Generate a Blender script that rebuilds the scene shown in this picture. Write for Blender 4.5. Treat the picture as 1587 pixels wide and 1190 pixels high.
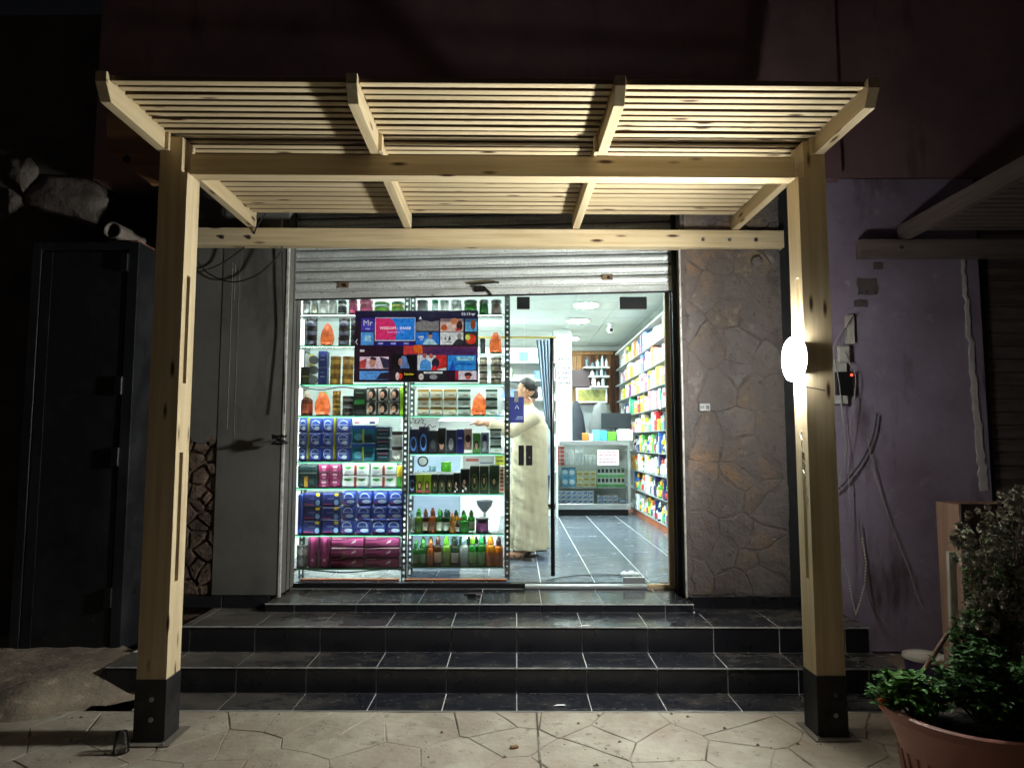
import bpy, bmesh, math, random
from mathutils import Vector, Matrix, noise as mnoise
R = math.radians
rng = random.Random(7)
scene = bpy.context.scene
for o in list(bpy.data.objects): bpy.data.objects.remove(o)

# ---------------------------------------------------------------- camera
F, TH, YAW, CAMH = 1050.0, R(4.86), R(0.33), 1.61
cd = bpy.data.cameras.new('camera'); cam = bpy.data.objects.new('camera', cd)
scene.collection.objects.link(cam); scene.camera = cam
cd.sensor_fit = 'HORIZONTAL'; cd.sensor_width = 36.0; cd.lens = 36.0 * F / 1587.0
cd.clip_start = 0.05; cd.clip_end = 400
cam.location = (0, 0, CAMH); cam.rotation_euler = (R(90) + TH, 0, YAW)

# ---------------------------------------------------------------- world, weak night glow, exposure
w = bpy.data.worlds.new('World'); scene.world = w; w.use_nodes = True
wn = w.node_tree; bg = wn.nodes['Background']
sky = wn.nodes.new('ShaderNodeTexSky'); sky.sky_type = 'NISHITA'; sky.sun_disc = False
sky.sun_elevation = R(-3.0); sky.sun_rotation = R(200)
wn.links.new(sky.outputs[0], bg.inputs[0]); bg.inputs[1].default_value = 0.05
sd = bpy.data.lights.new('street_glow', 'SUN'); sd.energy = 0.032; sd.angle = R(25); sd.color = (1.0, 0.84, 0.82)
sun = bpy.data.objects.new('street_glow', sd); scene.collection.objects.link(sun)
sun.rotation_euler = (R(58), 0, R(18))
LAMP_L, LED_L, STRIP_L = 930.0, 250.0, 62.0
vs = scene.view_settings; vs.view_transform = 'Standard'; vs.look = 'None'; vs.exposure = 0.0; vs.gamma = 1.0
vs.use_curve_mapping = False
scene.render.engine = 'CYCLES'; cy = scene.cycles
cy.use_denoising = True; cy.denoiser = 'OPENIMAGEDENOISE'; cy.denoising_input_passes = 'RGB_ALBEDO_NORMAL'
cy.max_bounces = 6; cy.diffuse_bounces = 3; cy.glossy_bounces = 3; cy.transmission_bounces = 5; cy.use_adaptive_sampling = True; cy.adaptive_threshold = .02; cy.transparent_max_bounces = 16
cy.sample_clamp_indirect = 40.0; cy.caustics_reflective = False; cy.caustics_refractive = False; cy.blur_glossy = 0.5

# ---------------------------------------------------------------- helpers
C = scene.collection
def at(px, py, Y):
    """world point at depth Y seen at photograph pixel px, py"""
    u = (px - 793.5) / F; v = (595 - py) / F
    up = v * math.cos(TH) + math.sin(TH); fw = math.cos(TH) - v * math.sin(TH)
    x = u * math.cos(YAW) - fw * math.sin(YAW); y = fw * math.cos(YAW) + u * math.sin(YAW)
    t = Y / y
    return Vector((x * t, Y, CAMH + up * t))
def lin(c):
    c /= 255.0
    return c / 12.92 if c <= 0.04045 else ((c + 0.055) / 1.055) ** 2.4
def S(r, g, b): return (lin(r), lin(g), lin(b))

class MB:
    def __init__(s): s.v = []; s.f = []; s.m = []
    def add(s, vs, fs, mi=0):
        n = len(s.v); s.v += [tuple(p) for p in vs]
        for f in fs: s.f.append(tuple(i + n for i in f)); s.m.append(mi)
        return s
    def box(s, x0, x1, y0, y1, z0, z1, mi=0):
        return s.add([(x0,y0,z0),(x1,y0,z0),(x1,y1,z0),(x0,y1,z0),(x0,y0,z1),(x1,y0,z1),(x1,y1,z1),(x0,y1,z1)],
                     [(0,3,2,1),(4,5,6,7),(0,1,5,4),(1,2,6,5),(2,3,7,6),(3,0,4,7)], mi)
    def cbox(s, x0, x1, y0, y1, z0, z1, c=0.004, mi=0):
        c = min(c, (x1-x0)*.45, (y1-y0)*.45, (z1-z0)*.45)
        cx, cy_, cz = (x0+x1)/2, (y0+y1)/2, (z0+z1)/2; h = ((x1-x0)/2, (y1-y0)/2, (z1-z0)/2)
        V = []; idx = {}
        for sx in (-1,1):
            for sy in (-1,1):
                for sz in (-1,1):
                    for a in range(3):
                        p = [h[0]-c, h[1]-c, h[2]-c]; p[a] = h[a]
                        idx[(sx,sy,sz,a)] = len(V); V.append((cx+sx*p[0], cy_+sy*p[1], cz+sz*p[2]))
        Fs = []
        for sg in (-1,1):
            Fs.append([idx[(sg,q[0],q[1],0)] for q in ((-1,-1),(1,-1),(1,1),(-1,1))])
            Fs.append([idx[(q[0],sg,q[1],1)] for q in ((-1,-1),(1,-1),(1,1),(-1,1))])
            Fs.append([idx[(q[0],q[1],sg,2)] for q in ((-1,-1),(1,-1),(1,1),(-1,1))])
        for p in (-1,1):
            for q in (-1,1):
                Fs.append([idx[(-1,p,q,1)], idx[(1,p,q,1)], idx[(1,p,q,2)], idx[(-1,p,q,2)]])
                Fs.append([idx[(p,-1,q,0)], idx[(p,1,q,0)], idx[(p,1,q,2)], idx[(p,-1,q,2)]])
                Fs.append([idx[(p,q,-1,0)], idx[(p,q,1,0)], idx[(p,q,1,1)], idx[(p,q,-1,1)]])
        for sx in (-1,1):
            for sy in (-1,1):
                for sz in (-1,1): Fs.append([idx[(sx,sy,sz,a)] for a in range(3)])
        return s.add(V, Fs, mi)
    def poly(s, pts, mi=0): return s.add(pts, [tuple(range(len(pts)))], mi)
    def prism(s, pts, off, mi=0):
        n = len(pts); off = Vector(off); V = [Vector(p) for p in pts] + [Vector(p) + off for p in pts]
        return s.add(V, [tuple(range(n))[::-1], tuple(range(n, 2*n))] + [(i,(i+1)%n,n+(i+1)%n,n+i) for i in range(n)], mi)
    def lathe(s, prof, n=16, c=(0,0,0), mi=0, axis='z', mis=None):
        V = []; k = len(prof)
        for r, z in prof:
            for i in range(n):
                a = 2*math.pi*i/n; x, y = r*math.cos(a), r*math.sin(a)
                V.append((c[0]+x, c[1]+y, c[2]+z) if axis == 'z' else (c[0]+z, c[1]+x, c[2]+y) if axis == 'x' else (c[0]+x, c[1]+z, c[2]+y))
        b = len(s.v); s.v += V
        for j in range(k-1):
            for i in range(n):
                s.f.append((b+j*n+i, b+j*n+(i+1)%n, b+(j+1)*n+(i+1)%n, b+(j+1)*n+i)); s.m.append(mis[j] if mis else mi)
        s.f.append(tuple(b+i for i in range(n))[::-1]); s.m.append(mis[0] if mis else mi)
        s.f.append(tuple(b+(k-1)*n+i for i in range(n))); s.m.append(mis[-1] if mis else mi)
        return s
    def tube(s, pts, r, n=8, mi=0):
        pts = [Vector(p) for p in pts]; k = len(pts); rs = r if isinstance(r, (list, tuple)) else [r]*k
        b = len(s.v); up = None
        for j in range(k):
            t = (pts[min(j+1,k-1)] - pts[max(j-1,0)]).normalized()
            if up is None:
                up = Vector((0,0,1)) if abs(t.z) < .9 else Vector((1,0,0))
            e = t.cross(up).normalized(); up = e.cross(t).normalized()
            for i in range(n):
                a = 2*math.pi*i/n
                s.v.append(tuple(pts[j] + (e*math.cos(a) + up*math.sin(a))*rs[j]))
        for j in range(k-1):
            for i in range(n):
                s.f.append((b+j*n+i, b+j*n+(i+1)%n, b+(j+1)*n+(i+1)%n, b+(j+1)*n+i)); s.m.append(mi)
        s.f.append(tuple(b+i for i in range(n))[::-1]); s.m.append(mi)
        s.f.append(tuple(b+(k-1)*n+i for i in range(n))); s.m.append(mi)
        return s
    def loft(s, rings, n=24, mi=0):
        """rings: (x, y, z, rx, ry) ellipses stacked in z"""
        b = len(s.v)
        for (x, y, z, rx, ry) in rings:
            for i in range(n):
                a = 2*math.pi*i/n; s.v.append((x+rx*math.cos(a), y+ry*math.sin(a), z))
        k = len(rings)
        for j in range(k-1):
            for i in range(n):
                s.f.append((b+j*n+i, b+j*n+(i+1)%n, b+(j+1)*n+(i+1)%n, b+(j+1)*n+i)); s.m.append(mi)
        s.f.append(tuple(b+i for i in range(n))[::-1]); s.m.append(mi)
        s.f.append(tuple(b+(k-1)*n+i for i in range(n))); s.m.append(mi)
        return s
    def ell(s, c, r, n=16, k=10, mi=0):
        prof = [(math.sin(math.pi*max(.02,min(.98,j/k))), -math.cos(math.pi*j/k)) for j in range(k+1)]
        b = len(s.v); s.lathe(prof, n, (0,0,0), mi)
        for i in range(b, len(s.v)):
            p = s.v[i]; s.v[i] = (c[0]+p[0]*r[0], c[1]+p[1]*r[1], c[2]+p[2]*r[2])
        return s
    def mesh(s, name, mats, smooth=False):
        me = bpy.data.meshes.new(name); me.from_pydata(s.v, [], s.f)
        if not isinstance(mats, (list, tuple)): mats = [mats]
        for m in mats: me.materials.append(m)
        me.polygons.foreach_set('material_index', [min(i, len(mats)-1) for i in s.m])
        bm = bmesh.new(); bm.from_mesh(me); bmesh.ops.recalc_face_normals(bm, faces=bm.faces); bm.to_mesh(me); bm.free()
        if smooth:
            me.polygons.foreach_set('use_smooth', [True]*len(me.polygons))
            try: me.set_sharp_from_angle(angle=R(smooth if smooth is not True else 50))
            except Exception: pass
        return me

def pmat(p):
    m = Matrix.Translation(p.location) @ p.rotation_euler.to_matrix().to_4x4()
    return pmat(p.parent) @ p.matrix_parent_inverse @ m if p.parent else m
def tag(o, label=None, cat=None, group=None, kind=None):
    if label: o['label'] = label
    if cat: o['category'] = cat
    if group: o['group'] = group
    if kind: o['kind'] = kind
    return o
def ob(name, me, mats=None, parent=None, smooth=False, bevel=0, loc=None, local=False, rotz=0, **tags):
    """link one mesh object; meshes are in world coordinates unless local (then loc is within the parent)"""
    if isinstance(me, MB): me = me.mesh(name, mats, smooth)
    o = bpy.data.objects.new(name, me); C.objects.link(o)
    if loc is not None: o.location = loc
    if rotz: o.rotation_euler.z = rotz
    if parent is not None:
        o.parent = parent
        if not local: o.matrix_parent_inverse = pmat(parent).inverted()
    if bevel:
        b = o.modifiers.new('bevel', 'BEVEL'); b.width = bevel; b.segments = 2; b.limit_method = 'ANGLE'; b.angle_limit = R(40)
    return tag(o, **tags)
def thing(name, loc, label, cat, group=None, rotz=0, kind=None):
    o = bpy.data.objects.new(name, None); C.objects.link(o); o.location = loc; o.rotation_euler.z = rotz
    o.empty_display_size = .1
    return tag(o, label, cat, group, kind)

# ---------------------------------------------------------------- materials
_mc = {}
def nt(name):
    m = bpy.data.materials.new(name); m.use_nodes = True
    return m, m.node_tree.nodes, m.node_tree.links, m.node_tree.nodes['Principled BSDF']
def coords(N, L, scale, rnd=True):
    tc = N.new('ShaderNodeTexCoord'); mp = N.new('ShaderNodeMapping'); mp.inputs['Scale'].default_value = scale
    if rnd:
        oi = N.new('ShaderNodeObjectInfo'); ml = N.new('ShaderNodeMath'); ml.operation = 'MULTIPLY'; ml.inputs[1].default_value = 37.0
        L.new(oi.outputs['Random'], ml.inputs[0])
        cx = N.new('ShaderNodeCombineXYZ')
        for i in range(3): L.new(ml.outputs[0], cx.inputs[i])
        L.new(cx.outputs[0], mp.inputs['Location'])
    L.new(tc.outputs['Object'], mp.inputs['Vector'])
    return mp.outputs[0]
def noise(N, L, vec, scale, detail=4, rough=.55):
    n = N.new('ShaderNodeTexNoise'); n.inputs['Scale'].default_value = scale; n.inputs['Detail'].default_value = detail
    n.inputs['Roughness'].default_value = rough; L.new(vec, n.inputs['Vector']); return n.outputs['Fac']
def ramp(N, L, fac, stops):
    r = N.new('ShaderNodeValToRGB'); e = r.color_ramp.elements
    while len(e) < len(stops): e.new(.5)
    for i, (p, c) in enumerate(stops):
        e[i].position = p; e[i].color = (c[0], c[1], c[2], 1) if isinstance(c, (tuple, list)) else (c, c, c, 1)
    L.new(fac, r.inputs[0]); return r.outputs[0]
def mix(N, L, fac, a, b, mode='MIX'):
    m = N.new('ShaderNodeMix'); m.data_type = 'RGBA'; m.blend_type = mode
    for sock, val in ((m.inputs[0], fac), (m.inputs[6], a), (m.inputs[7], b)):
        if isinstance(val, (int, float)): sock.default_value = val
        elif isinstance(val, tuple): sock.default_value = (*val, 1)
        else: L.new(val, sock)
    return m.outputs[2]
def bumpn(N, L, h, bsdf, strength, dist=.01):
    b = N.new('ShaderNodeBump'); b.inputs['Strength'].default_value = strength; b.inputs['Distance'].default_value = dist
    L.new(h, b.inputs['Height']); L.new(b.outputs[0], bsdf.inputs['Normal'])
def sc(c, k): return tuple(min(1.0, x*k) for x in c)
def mat(name, col, rough=.5, metal=0.0, var=.12, scale=7.0, bump=0.0, bscale=60.0, stretch=(1,1,1), spec=.5, emit=0, ecol=None, trans=0, rvar=0):
    if name in _mc: return _mc[name]
    m, N, L, b = nt(name); v = coords(N, L, stretch)
    n = noise(N, L, v, scale, 5)
    L.new(ramp(N, L, n, [(.3, sc(col, 1-var)), (.7, sc(col, 1+var))]), b.inputs['Base Color'])
    b.inputs['Roughness'].default_value = rough; b.inputs['Metallic'].default_value = metal
    b.inputs['Specular IOR Level'].default_value = spec
    if rvar:
        L.new(ramp(N, L, noise(N, L, v, scale*1.7, 6), [(.3, max(0,rough-rvar)), (.7, min(1,rough+rvar))]), b.inputs['Roughness'])
    if bump: bumpn(N, L, noise(N, L, v, bscale, 6, .6), b, bump)
    if emit: b.inputs['Emission Color'].default_value = (*(ecol or col), 1); b.inputs['Emission Strength'].default_value = emit
    if trans: b.inputs['Transmission Weight'].default_value = trans; b.inputs['IOR'].default_value = 1.35
    _mc[name] = m; return m
def colr(rgb, rough=.45, **k):
    return mat('paint_%d_%d_%d_%d' % (*rgb, int(rough*100)), S(*rgb), rough, var=.07, **k)
def wood(axis, name, light, dark, knots=True, rough=.55):  # straight grain along one axis, with knots
    if name in _mc: return _mc[name]
    m, N, L, b = nt(name)
    s = [26, 26, 26]; s[axis] = 1.1; v = coords(N, L, tuple(s))
    n1 = noise(N, L, v, 1.0, 6, .62)
    s2 = [5, 5, 5]; s2[axis] = .5; n2 = noise(N, L, coords(N, L, tuple(s2)), 1.0, 3)
    c = mix(N, L, n2, ramp(N, L, n1, [(.28, dark), (.62, light)]), ramp(N, L, n1, [(.25, sc(dark, .82)), (.7, sc(light, .93))]))
    oi = N.new('ShaderNodeObjectInfo'); c = mix(N, L, ramp(N, L, oi.outputs['Random'], [(0, .0), (1, .32)]), c, sc(dark, .9))
    if knots:
        s3 = [11, 11, 11]; s3[axis] = 2.6; vv = N.new('ShaderNodeTexVoronoi'); vv.inputs['Scale'].default_value = 1.0
        L.new(coords(N, L, tuple(s3)), vv.inputs['Vector'])
        c = mix(N, L, ramp(N, L, vv.outputs['Distance'], [(.07, 1.0), (.17, 0.0)]), c, S(62, 34, 18))
    L.new(c, b.inputs['Base Color']); b.inputs['Roughness'].default_value = rough
    b.inputs['Specular IOR Level'].default_value = .35
    bumpn(N, L, n1, b, .18, .004)
    _mc[name] = m; return m
PL, PD = S(212, 193, 158), S(178, 156, 118)
WX, WY, WZ = [wood(i, 'pine_wood_' + 'xyz'[i], PL, PD) for i in range(3)]
def layered(name, base, patches, rough=.7, bump=.3, bscale=30, metal=0, rvar=.12, spec=.5, bdist=.01, cont=False):
    """base colour with patches [(colour, noise scale, low, high, stretch)] laid over it"""
    m, N, L, b = nt(name); c = base
    for (col, s, lo, hi, st) in patches:
        c = mix(N, L, ramp(N, L, noise(N, L, coords(N, L, st, not cont), s, 7, .62), [(lo, 0.0), (hi, 1.0)]), c, col)
    if isinstance(c, tuple): b.inputs['Base Color'].default_value = (*c, 1)
    else: L.new(c, b.inputs['Base Color'])
    v = coords(N, L, (1,1,1), not cont)
    L.new(ramp(N, L, noise(N, L, v, 9, 6), [(.3, max(.02, rough-rvar)), (.7, min(1, rough+rvar))]), b.inputs['Roughness'])
    b.inputs['Metallic'].default_value = metal; b.inputs['Specular IOR Level'].default_value = spec
    if bump: bumpn(N, L, noise(N, L, v, bscale, 8, .65), b, bump, bdist)
    _mc[name] = m; return m
U = (1,1,1)
M_TILE = layered('black_floor_tile', S(40,41,48), [(S(74,75,80), 2.0, .35, .95, (1,1.5,1)), (S(132,128,124), 24, .62, .8, (1,2,1))], rough=.15, bump=.03, bscale=18, rvar=.04)
M_TILE_D = layered('dusty_black_tile', S(44,44,50), [(S(92,89,88), 1.8, .35, .9, (1,1.6,1)), (S(146,138,128), 14, .58, .8, (1,2,1))], rough=.42, bump=.05, bscale=30, rvar=.08)
def tread_mat():
    m, N, L, b = nt('dusty_step_tile')
    ge = N.new('ShaderNodeNewGeometry'); sx = N.new('ShaderNodeSeparateXYZ'); L.new(ge.outputs['Position'], sx.inputs[0])
    def rng_(a, b_, c, d):
        q = N.new('ShaderNodeMapRange'); q.inputs[1].default_value = a; q.inputs[2].default_value = b_; q.inputs[3].default_value = c; q.inputs[4].default_value = d; L.new(sx.outputs[0], q.inputs[0]); return q.outputs[0]
    def ma(op, a, b_):
        q = N.new('ShaderNodeMath'); q.operation = op
        for i, v in enumerate((a, b_)):
            if isinstance(v, float): q.inputs[i].default_value = v
            else: L.new(v, q.inputs[i])
        return q.outputs[0]
    mp = N.new('ShaderNodeMapping'); mp.inputs['Scale'].default_value = (1, 1.8, 1); L.new(ge.outputs['Position'], mp.inputs[0]); pos = mp.outputs[0]
    side = ma('ADD', rng_(-2.3, -.9, .38, 0.0), rng_(1.0, 2.4, 0.0, .18))
    d = ramp(N, L, ma('ADD', side, ma('MULTIPLY', noise(N, L, pos, 2.6, 8, .65), .9)), [(.46, 0.0), (.98, 1.0)])
    f = ramp(N, L, noise(N, L, pos, 15, 9, .72), [(.46, 0.0), (.80, .6)])
    base = mix(N, L, f, S(33,34,40), S(70,71,75)); L.new(mix(N, L, d, base, mix(N, L, f, S(98,92,84), S(130,122,110))), b.inputs['Base Color'])
    L.new(ramp(N, L, ma('MAXIMUM', d, f), [(0, .14), (1, .62)]), b.inputs['Roughness']); bumpn(N, L, noise(N, L, pos, 30, 6), b, .05)
    _mc['dusty_step_tile'] = m; return m
M_RISER = layered('black_riser_tile', S(26,26,31), [(S(58,57,58), 3.5, .55, .9, U)], rough=.32, bump=.02, bscale=14, rvar=.1)
M_SHOPTILE = layered('slate_blue_shop_tile', S(88,96,108), [(S(122,130,142), 2.5, .4, .75, (1,5,1)), (S(60,66,76), 4, .6, .85, (1,4,1))], rough=.2, bump=.03, bscale=9, rvar=.08)
M_GROUT = mat('pale_grout', S(206,206,204), .85, var=.15, scale=14)
M_CONC = layered('stamped_beige_concrete', S(168,159,143), [(S(134,124,109), 1.7, .40, .66, U), (S(176,170,156), 7, .55, .8, U), (S(92,84,74), 34, .64, .74, U), (S(140,124,110), 1.1, .46, .66, U), (S(112,103,90), 11, .58, .70, U)], rough=.78, bump=.55, bscale=13, bdist=.02, cont=True)
M_CONCJ = layered('dirty_concrete_joint', S(148,140,126), [(S(76,67,58), 2.3, .44, .54, U)], rough=.9, bump=.5, cont=True)
M_RUB = layered('rough_grey_concrete', S(140,126,108), [(S(92,82,72), 3, .4, .7, U), (S(170,156,136), 11, .55, .75, U)], rough=.9, bump=.8, bscale=14, bdist=.03)
M_PLASTER = layered('grey_plaster', S(92,90,85), [(S(74,72,68), 1.6, .4, .7, U), (S(128,124,118), 9, .64, .74, (1,1,.035)), (S(56,52,48), 40, .68, .76, U), (S(62,58,54), 2.2, .6, .75, (1,1,.3))], rough=.8, bump=.12, bscale=22)
M_UPWALL = layered('dark_upper_plaster', S(134,102,104), [(S(106,82,86), 1.2, .4, .7, U), (S(92,74,74), 5, .58, .74, (1,1,.2))], rough=.9, bump=.2, bscale=12)
SMEAR = S(96,87,84)
M_STONES = [layered('wall_stone_%s' % n, c, [(sc(c,.72), 2.6, .42, .66, U), (S(122,98,78), 1.6, .5, .66, U), (SMEAR, 4.2, .44, .56, U), (S(62,58,58), 1.9, .60, .72, (1.5,1,.6)), (sc(c,1.5), 9, .58, .74, U), (S(66,58,56), 21, .60, .72, U), (S(168,160,154), 34, .68, .76, U)], rough=.88, bump=1.0, bscale=11, bdist=.035, cont=True)
            for n, c in (('mauve', S(104,96,94)), ('brown', S(104,92,84)), ('grey', S(106,99,98)), ('ochre', S(114,101,85)), ('plum', S(98,87,86)))]
M_MORTAR = layered('grey_mortar', S(80,72,69), [(SMEAR, 4.2, .38, .50, U), (S(66,58,56), 21, .58, .70, U)], rough=.95, bump=1.0, bscale=11, bdist=.035, cont=True)
M_ROUGHSTONE = layered('brown_rough_stone', S(104,84,70), [(S(70,56,46), 4, .42, .62, U), (S(128,106,88), 9, .56, .72, U), (S(48,38,32), 18, .58, .7, U)], rough=.92, bump=1.0, bscale=9, bdist=.06, cont=True)
M_SHUT = layered('galvanised_shutter', S(206,210,208), [(S(160,162,158), 3, .45, .75, (1,1,3)), (S(150,154,152), 130, .5, .58, (1,1,1.6)), (S(84,78,70), 16, .62, .74, (1,1,2)), (S(120,96,70), 7, .66, .78, U)], rough=.5, bump=.2, bscale=120, metal=.3)
M_STEEL = layered('black_painted_steel', S(24,25,28), [(S(46,46,50), 2.2, .5, .8, (1,1,.5)), (S(60,46,38), 6, .64, .78, U), (S(130,124,118), 30, .69, .75, U)], rough=.4, bump=.1, bscale=10, rvar=.14)
M_BOOT = layered('black_post_boot', S(26,25,26), [(S(60,56,52), 8, .58, .8, U)], rough=.5, bump=.05, bscale=40)
M_BOLT = mat('zinc_bolt', S(150,150,150), .35, 1.0)
M_ALU = mat('brushed_aluminium', S(196,200,202), .35, .8, var=.08, scale=4)
M_DALU = mat('dark_rail_metal', S(58,58,60), .45, .6, var=.2)
M_BLACK = mat('satin_black', S(18,18,20), .35, var=.2)
M_WHITE = mat('white_paint', S(226,228,226), .6, var=.04, scale=3, bump=.03, bscale=40)
M_CEIL = mat('white_ceiling_tile', S(205,212,206), .8, var=.05, scale=3, bump=.15, bscale=120)
M_FRAMEWOOD = wood(2, 'brown_frame_wood', S(148,98,62), S(104,62,38), knots=False)
M_PAPER = mat('white_paper', S(236,238,238), .7, var=.03)
M_INK = mat('dark_ink', S(52,54,62), .7)
def glassmat(name, tint=(1,1,1), rough=0.0, ior=1.5):
    m, N, L, b = nt(name); N.remove(b); out = N['Material Output']
    t = N.new('ShaderNodeBsdfTransparent'); t.inputs[0].default_value = (*tint, 1)
    g = N.new('ShaderNodeBsdfGlossy'); g.inputs['Roughness'].default_value = rough
    fr = N.new('ShaderNodeFresnel'); fr.inputs[0].default_value = ior
    n = N.new('ShaderNodeTexNoise'); n.inputs['Scale'].default_value = 2.0   # faint smears on the pane
    ad = N.new('ShaderNodeMath'); ad.operation = 'MULTIPLY_ADD'; ad.inputs[1].default_value = .012; L.new(n.outputs['Fac'], ad.inputs[0]); L.new(fr.outputs[0], ad.inputs[2])
    mx = N.new('ShaderNodeMixShader'); L.new(ad.outputs[0], mx.inputs[0]); L.new(t.outputs[0], mx.inputs[1]); L.new(g.outputs[0], mx.inputs[2])
    L.new(mx.outputs[0], out.inputs[0]); _mc[name] = m; return m
M_GLASS = glassmat('clear_glass', (.97,.99,.98))
M_GEDGE = mat('green_glass_edge', S(96,190,150), .15, var=.1, trans=.35)
def sheet(name, col):
    m, N, L, b = nt(name); b.inputs['Roughness'].default_value = .6
    c = ramp(N, L, noise(N, L, coords(N, L, U), 1.6, 4), [(.38, sc(col, .86)), (.64, sc(col, 1.0))]); L.new(c, b.inputs['Base Color'])
    t = N.new('ShaderNodeBsdfTranslucent'); L.new(c, t.inputs[0]); mx = N.new('ShaderNodeMixShader'); mx.inputs[0].default_value = .55
    L.new(b.outputs[0], mx.inputs[1]); L.new(t.outputs[0], mx.inputs[2]); L.new(mx.outputs[0], N['Material Output'].inputs[0]); _mc[name] = m; return m
def emitmat(name, col, strength, var=.0, scale=8):
    if name in _mc: return _mc[name]
    m, N, L, b = nt(name); b.inputs['Base Color'].default_value = (*sc(col,.22), 1)
    if var:
        c = ramp(N, L, noise(N, L, coords(N, L, U), scale, 4), [(.3, sc(col, 1-var)), (.7, sc(col, 1+var))]); L.new(c, b.inputs['Emission Color'])
    else: b.inputs['Emission Color'].default_value = (*col, 1)
    b.inputs['Emission Strength'].default_value = strength
    if strength < 10: m.cycles.emission_sampling = 'NONE'
    _mc[name] = m; return m
def text_mesh(name, s, size, m, align='CENTER'):
    cu = bpy.data.curves.new(name, 'FONT'); cu.body = s; cu.size = size; cu.align_x = align; cu.align_y = 'CENTER'; cu.resolution_u = 2; cu.extrude = .0005
    t = bpy.data.objects.new(name, cu); me = bpy.data.meshes.new_from_object(t); bpy.data.objects.remove(t)
    me.materials.clear(); me.materials.append(m); me.transform(Matrix.Rotation(R(90), 4, 'X')); return me
def clip(poly, p, n):
    out = []
    for i in range(len(poly)):
        a, b = poly[i], poly[(i+1) % len(poly)]
        da = (a[0]-p[0])*n[0] + (a[1]-p[1])*n[1]; db = (b[0]-p[0])*n[0] + (b[1]-p[1])*n[1]
        if da <= 0: out.append(a)
        if da*db < 0:
            t = da/(da-db); out.append((a[0]+(b[0]-a[0])*t, a[1]+(b[1]-a[1])*t))
    return out
def cells(x0, x1, y0, y1, size, seed, jit=.42, aspect=1.0, gap=.006):
    """irregular stones filling a rectangle"""
    r = random.Random(seed); pts = []; ny = max(1, round((y1-y0)/size*aspect)); nx = max(1, round((x1-x0)/size))
    for j in range(ny):
        for i in range(nx):
            pts.append((x0+(i+.5+(.25 if j % 2 else -.25)+r.uniform(-jit,jit))*(x1-x0)/nx, y0+(j+.5+r.uniform(-jit,jit))*(y1-y0)/ny))
    res = []
    for p in pts:
        poly = [(x0,y0),(x1,y0),(x1,y1),(x0,y1)]
        for q in pts:
            if q is p: continue
            d = (q[0]-p[0], q[1]-p[1]); l = math.hypot(*d)
            if l > size*4 or l < 1e-5: continue
            mp = ((p[0]+q[0])/2 - d[0]/l*gap, (p[1]+q[1])/2 - d[1]/l*gap); poly = clip(poly, mp, d)
            if len(poly) < 3: break
        if len(poly) >= 3:
            a = abs(sum(poly[i][0]*poly[(i+1)%len(poly)][1]-poly[(i+1)%len(poly)][0]*poly[i][1] for i in range(len(poly))))/2
            if a > size*size*.03: res.append(poly)
    return res
def shrink(poly, k, d):
    cx = sum(p[0] for p in poly)/len(poly); cy_ = sum(p[1] for p in poly)/len(poly)
    o = []
    for p in poly:
        v = (p[0]-cx, p[1]-cy_); l = math.hypot(*v); f = max(.2, (l-d)/max(l,1e-6))*k; o.append((cx+v[0]*f, cy_+v[1]*f))
    return o
def wobble(poly, r, amt, cut=.12):
    o = []
    for i in range(len(poly)):
        a, b = poly[i], poly[(i+1) % len(poly)]; l = math.hypot(b[0]-a[0], b[1]-a[1])
        k = max(1, int(l/cut))
        for j in range(k):
            t = j/k; q = amt if j else amt*.3
            o.append((a[0]+(b[0]-a[0])*t + r.uniform(-q,q), a[1]+(b[1]-a[1])*t + r.uniform(-q,q)))
    return o
# ================================================================ the setting
ob('ground', MB().box(-60, 60, -60, 60, -.3, -.02), M_RUB, kind='structure')
pav = ob('pavement', MB().box(-4.6, 4.6, 1.2, 4.212, -.02, -.0035), M_CONCJ, kind='structure')
r = random.Random(3)
for poly in cells(-4.4, 4.4, 1.6, 4.2, .33, 5, .48, gap=.0024):
    h = r.uniform(-.001, .003); b_ = MB(); P = wobble(poly, r, .007)
    a = [(p[0], p[1], -.012) for p in P]; t1 = [(p[0], p[1], h-.0025) for p in P]; t2 = [(p[0], p[1], h) for p in shrink(P, 1, .004)]
    n = len(P); b_.add(a+t1+t2, [(i,(i+1)%n,n+(i+1)%n,n+i) for i in range(n)] + [(n+i,n+(i+1)%n,2*n+(i+1)%n,2*n+i) for i in range(n)] + [tuple(range(2*n,3*n))])
    ob('paving_stone', b_, M_CONC, pav)
# the saw cut running towards the street is a joint between two pours
ob('expansion_joint', MB().box(.118, .128, 1.6, 4.19, .0, .0046), M_CONCJ, pav)

# broken concrete bank beside the steel door
b_ = MB(); r = random.Random(11); nx, ny = 22, 16; V = []
for j in range(ny):
    for i in range(nx):
        x = -4.3 + i/(nx-1)*1.95; y = 4.02 + j/(ny-1)*1.2
        e = min(1, max(0, (-2.42 - x + .25*math.sin(y*7))/.28)) * min(1, max(0, (y-4.05-.06*math.sin(x*9))/.22))
        V.append((x, y, -.02 + e*(.13 + .05*(j/ny)) + r.uniform(-.012,.012)*e))
b_.add(V, [(j*nx+i, j*nx+i+1, (j+1)*nx+i+1, (j+1)*nx+i) for j in range(ny-1) for i in range(nx-1)])
ob('concrete_bank', b_, M_RUB, smooth=40, label='broken grey concrete bank at the foot of the black steel door', cat='concrete bank')

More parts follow.
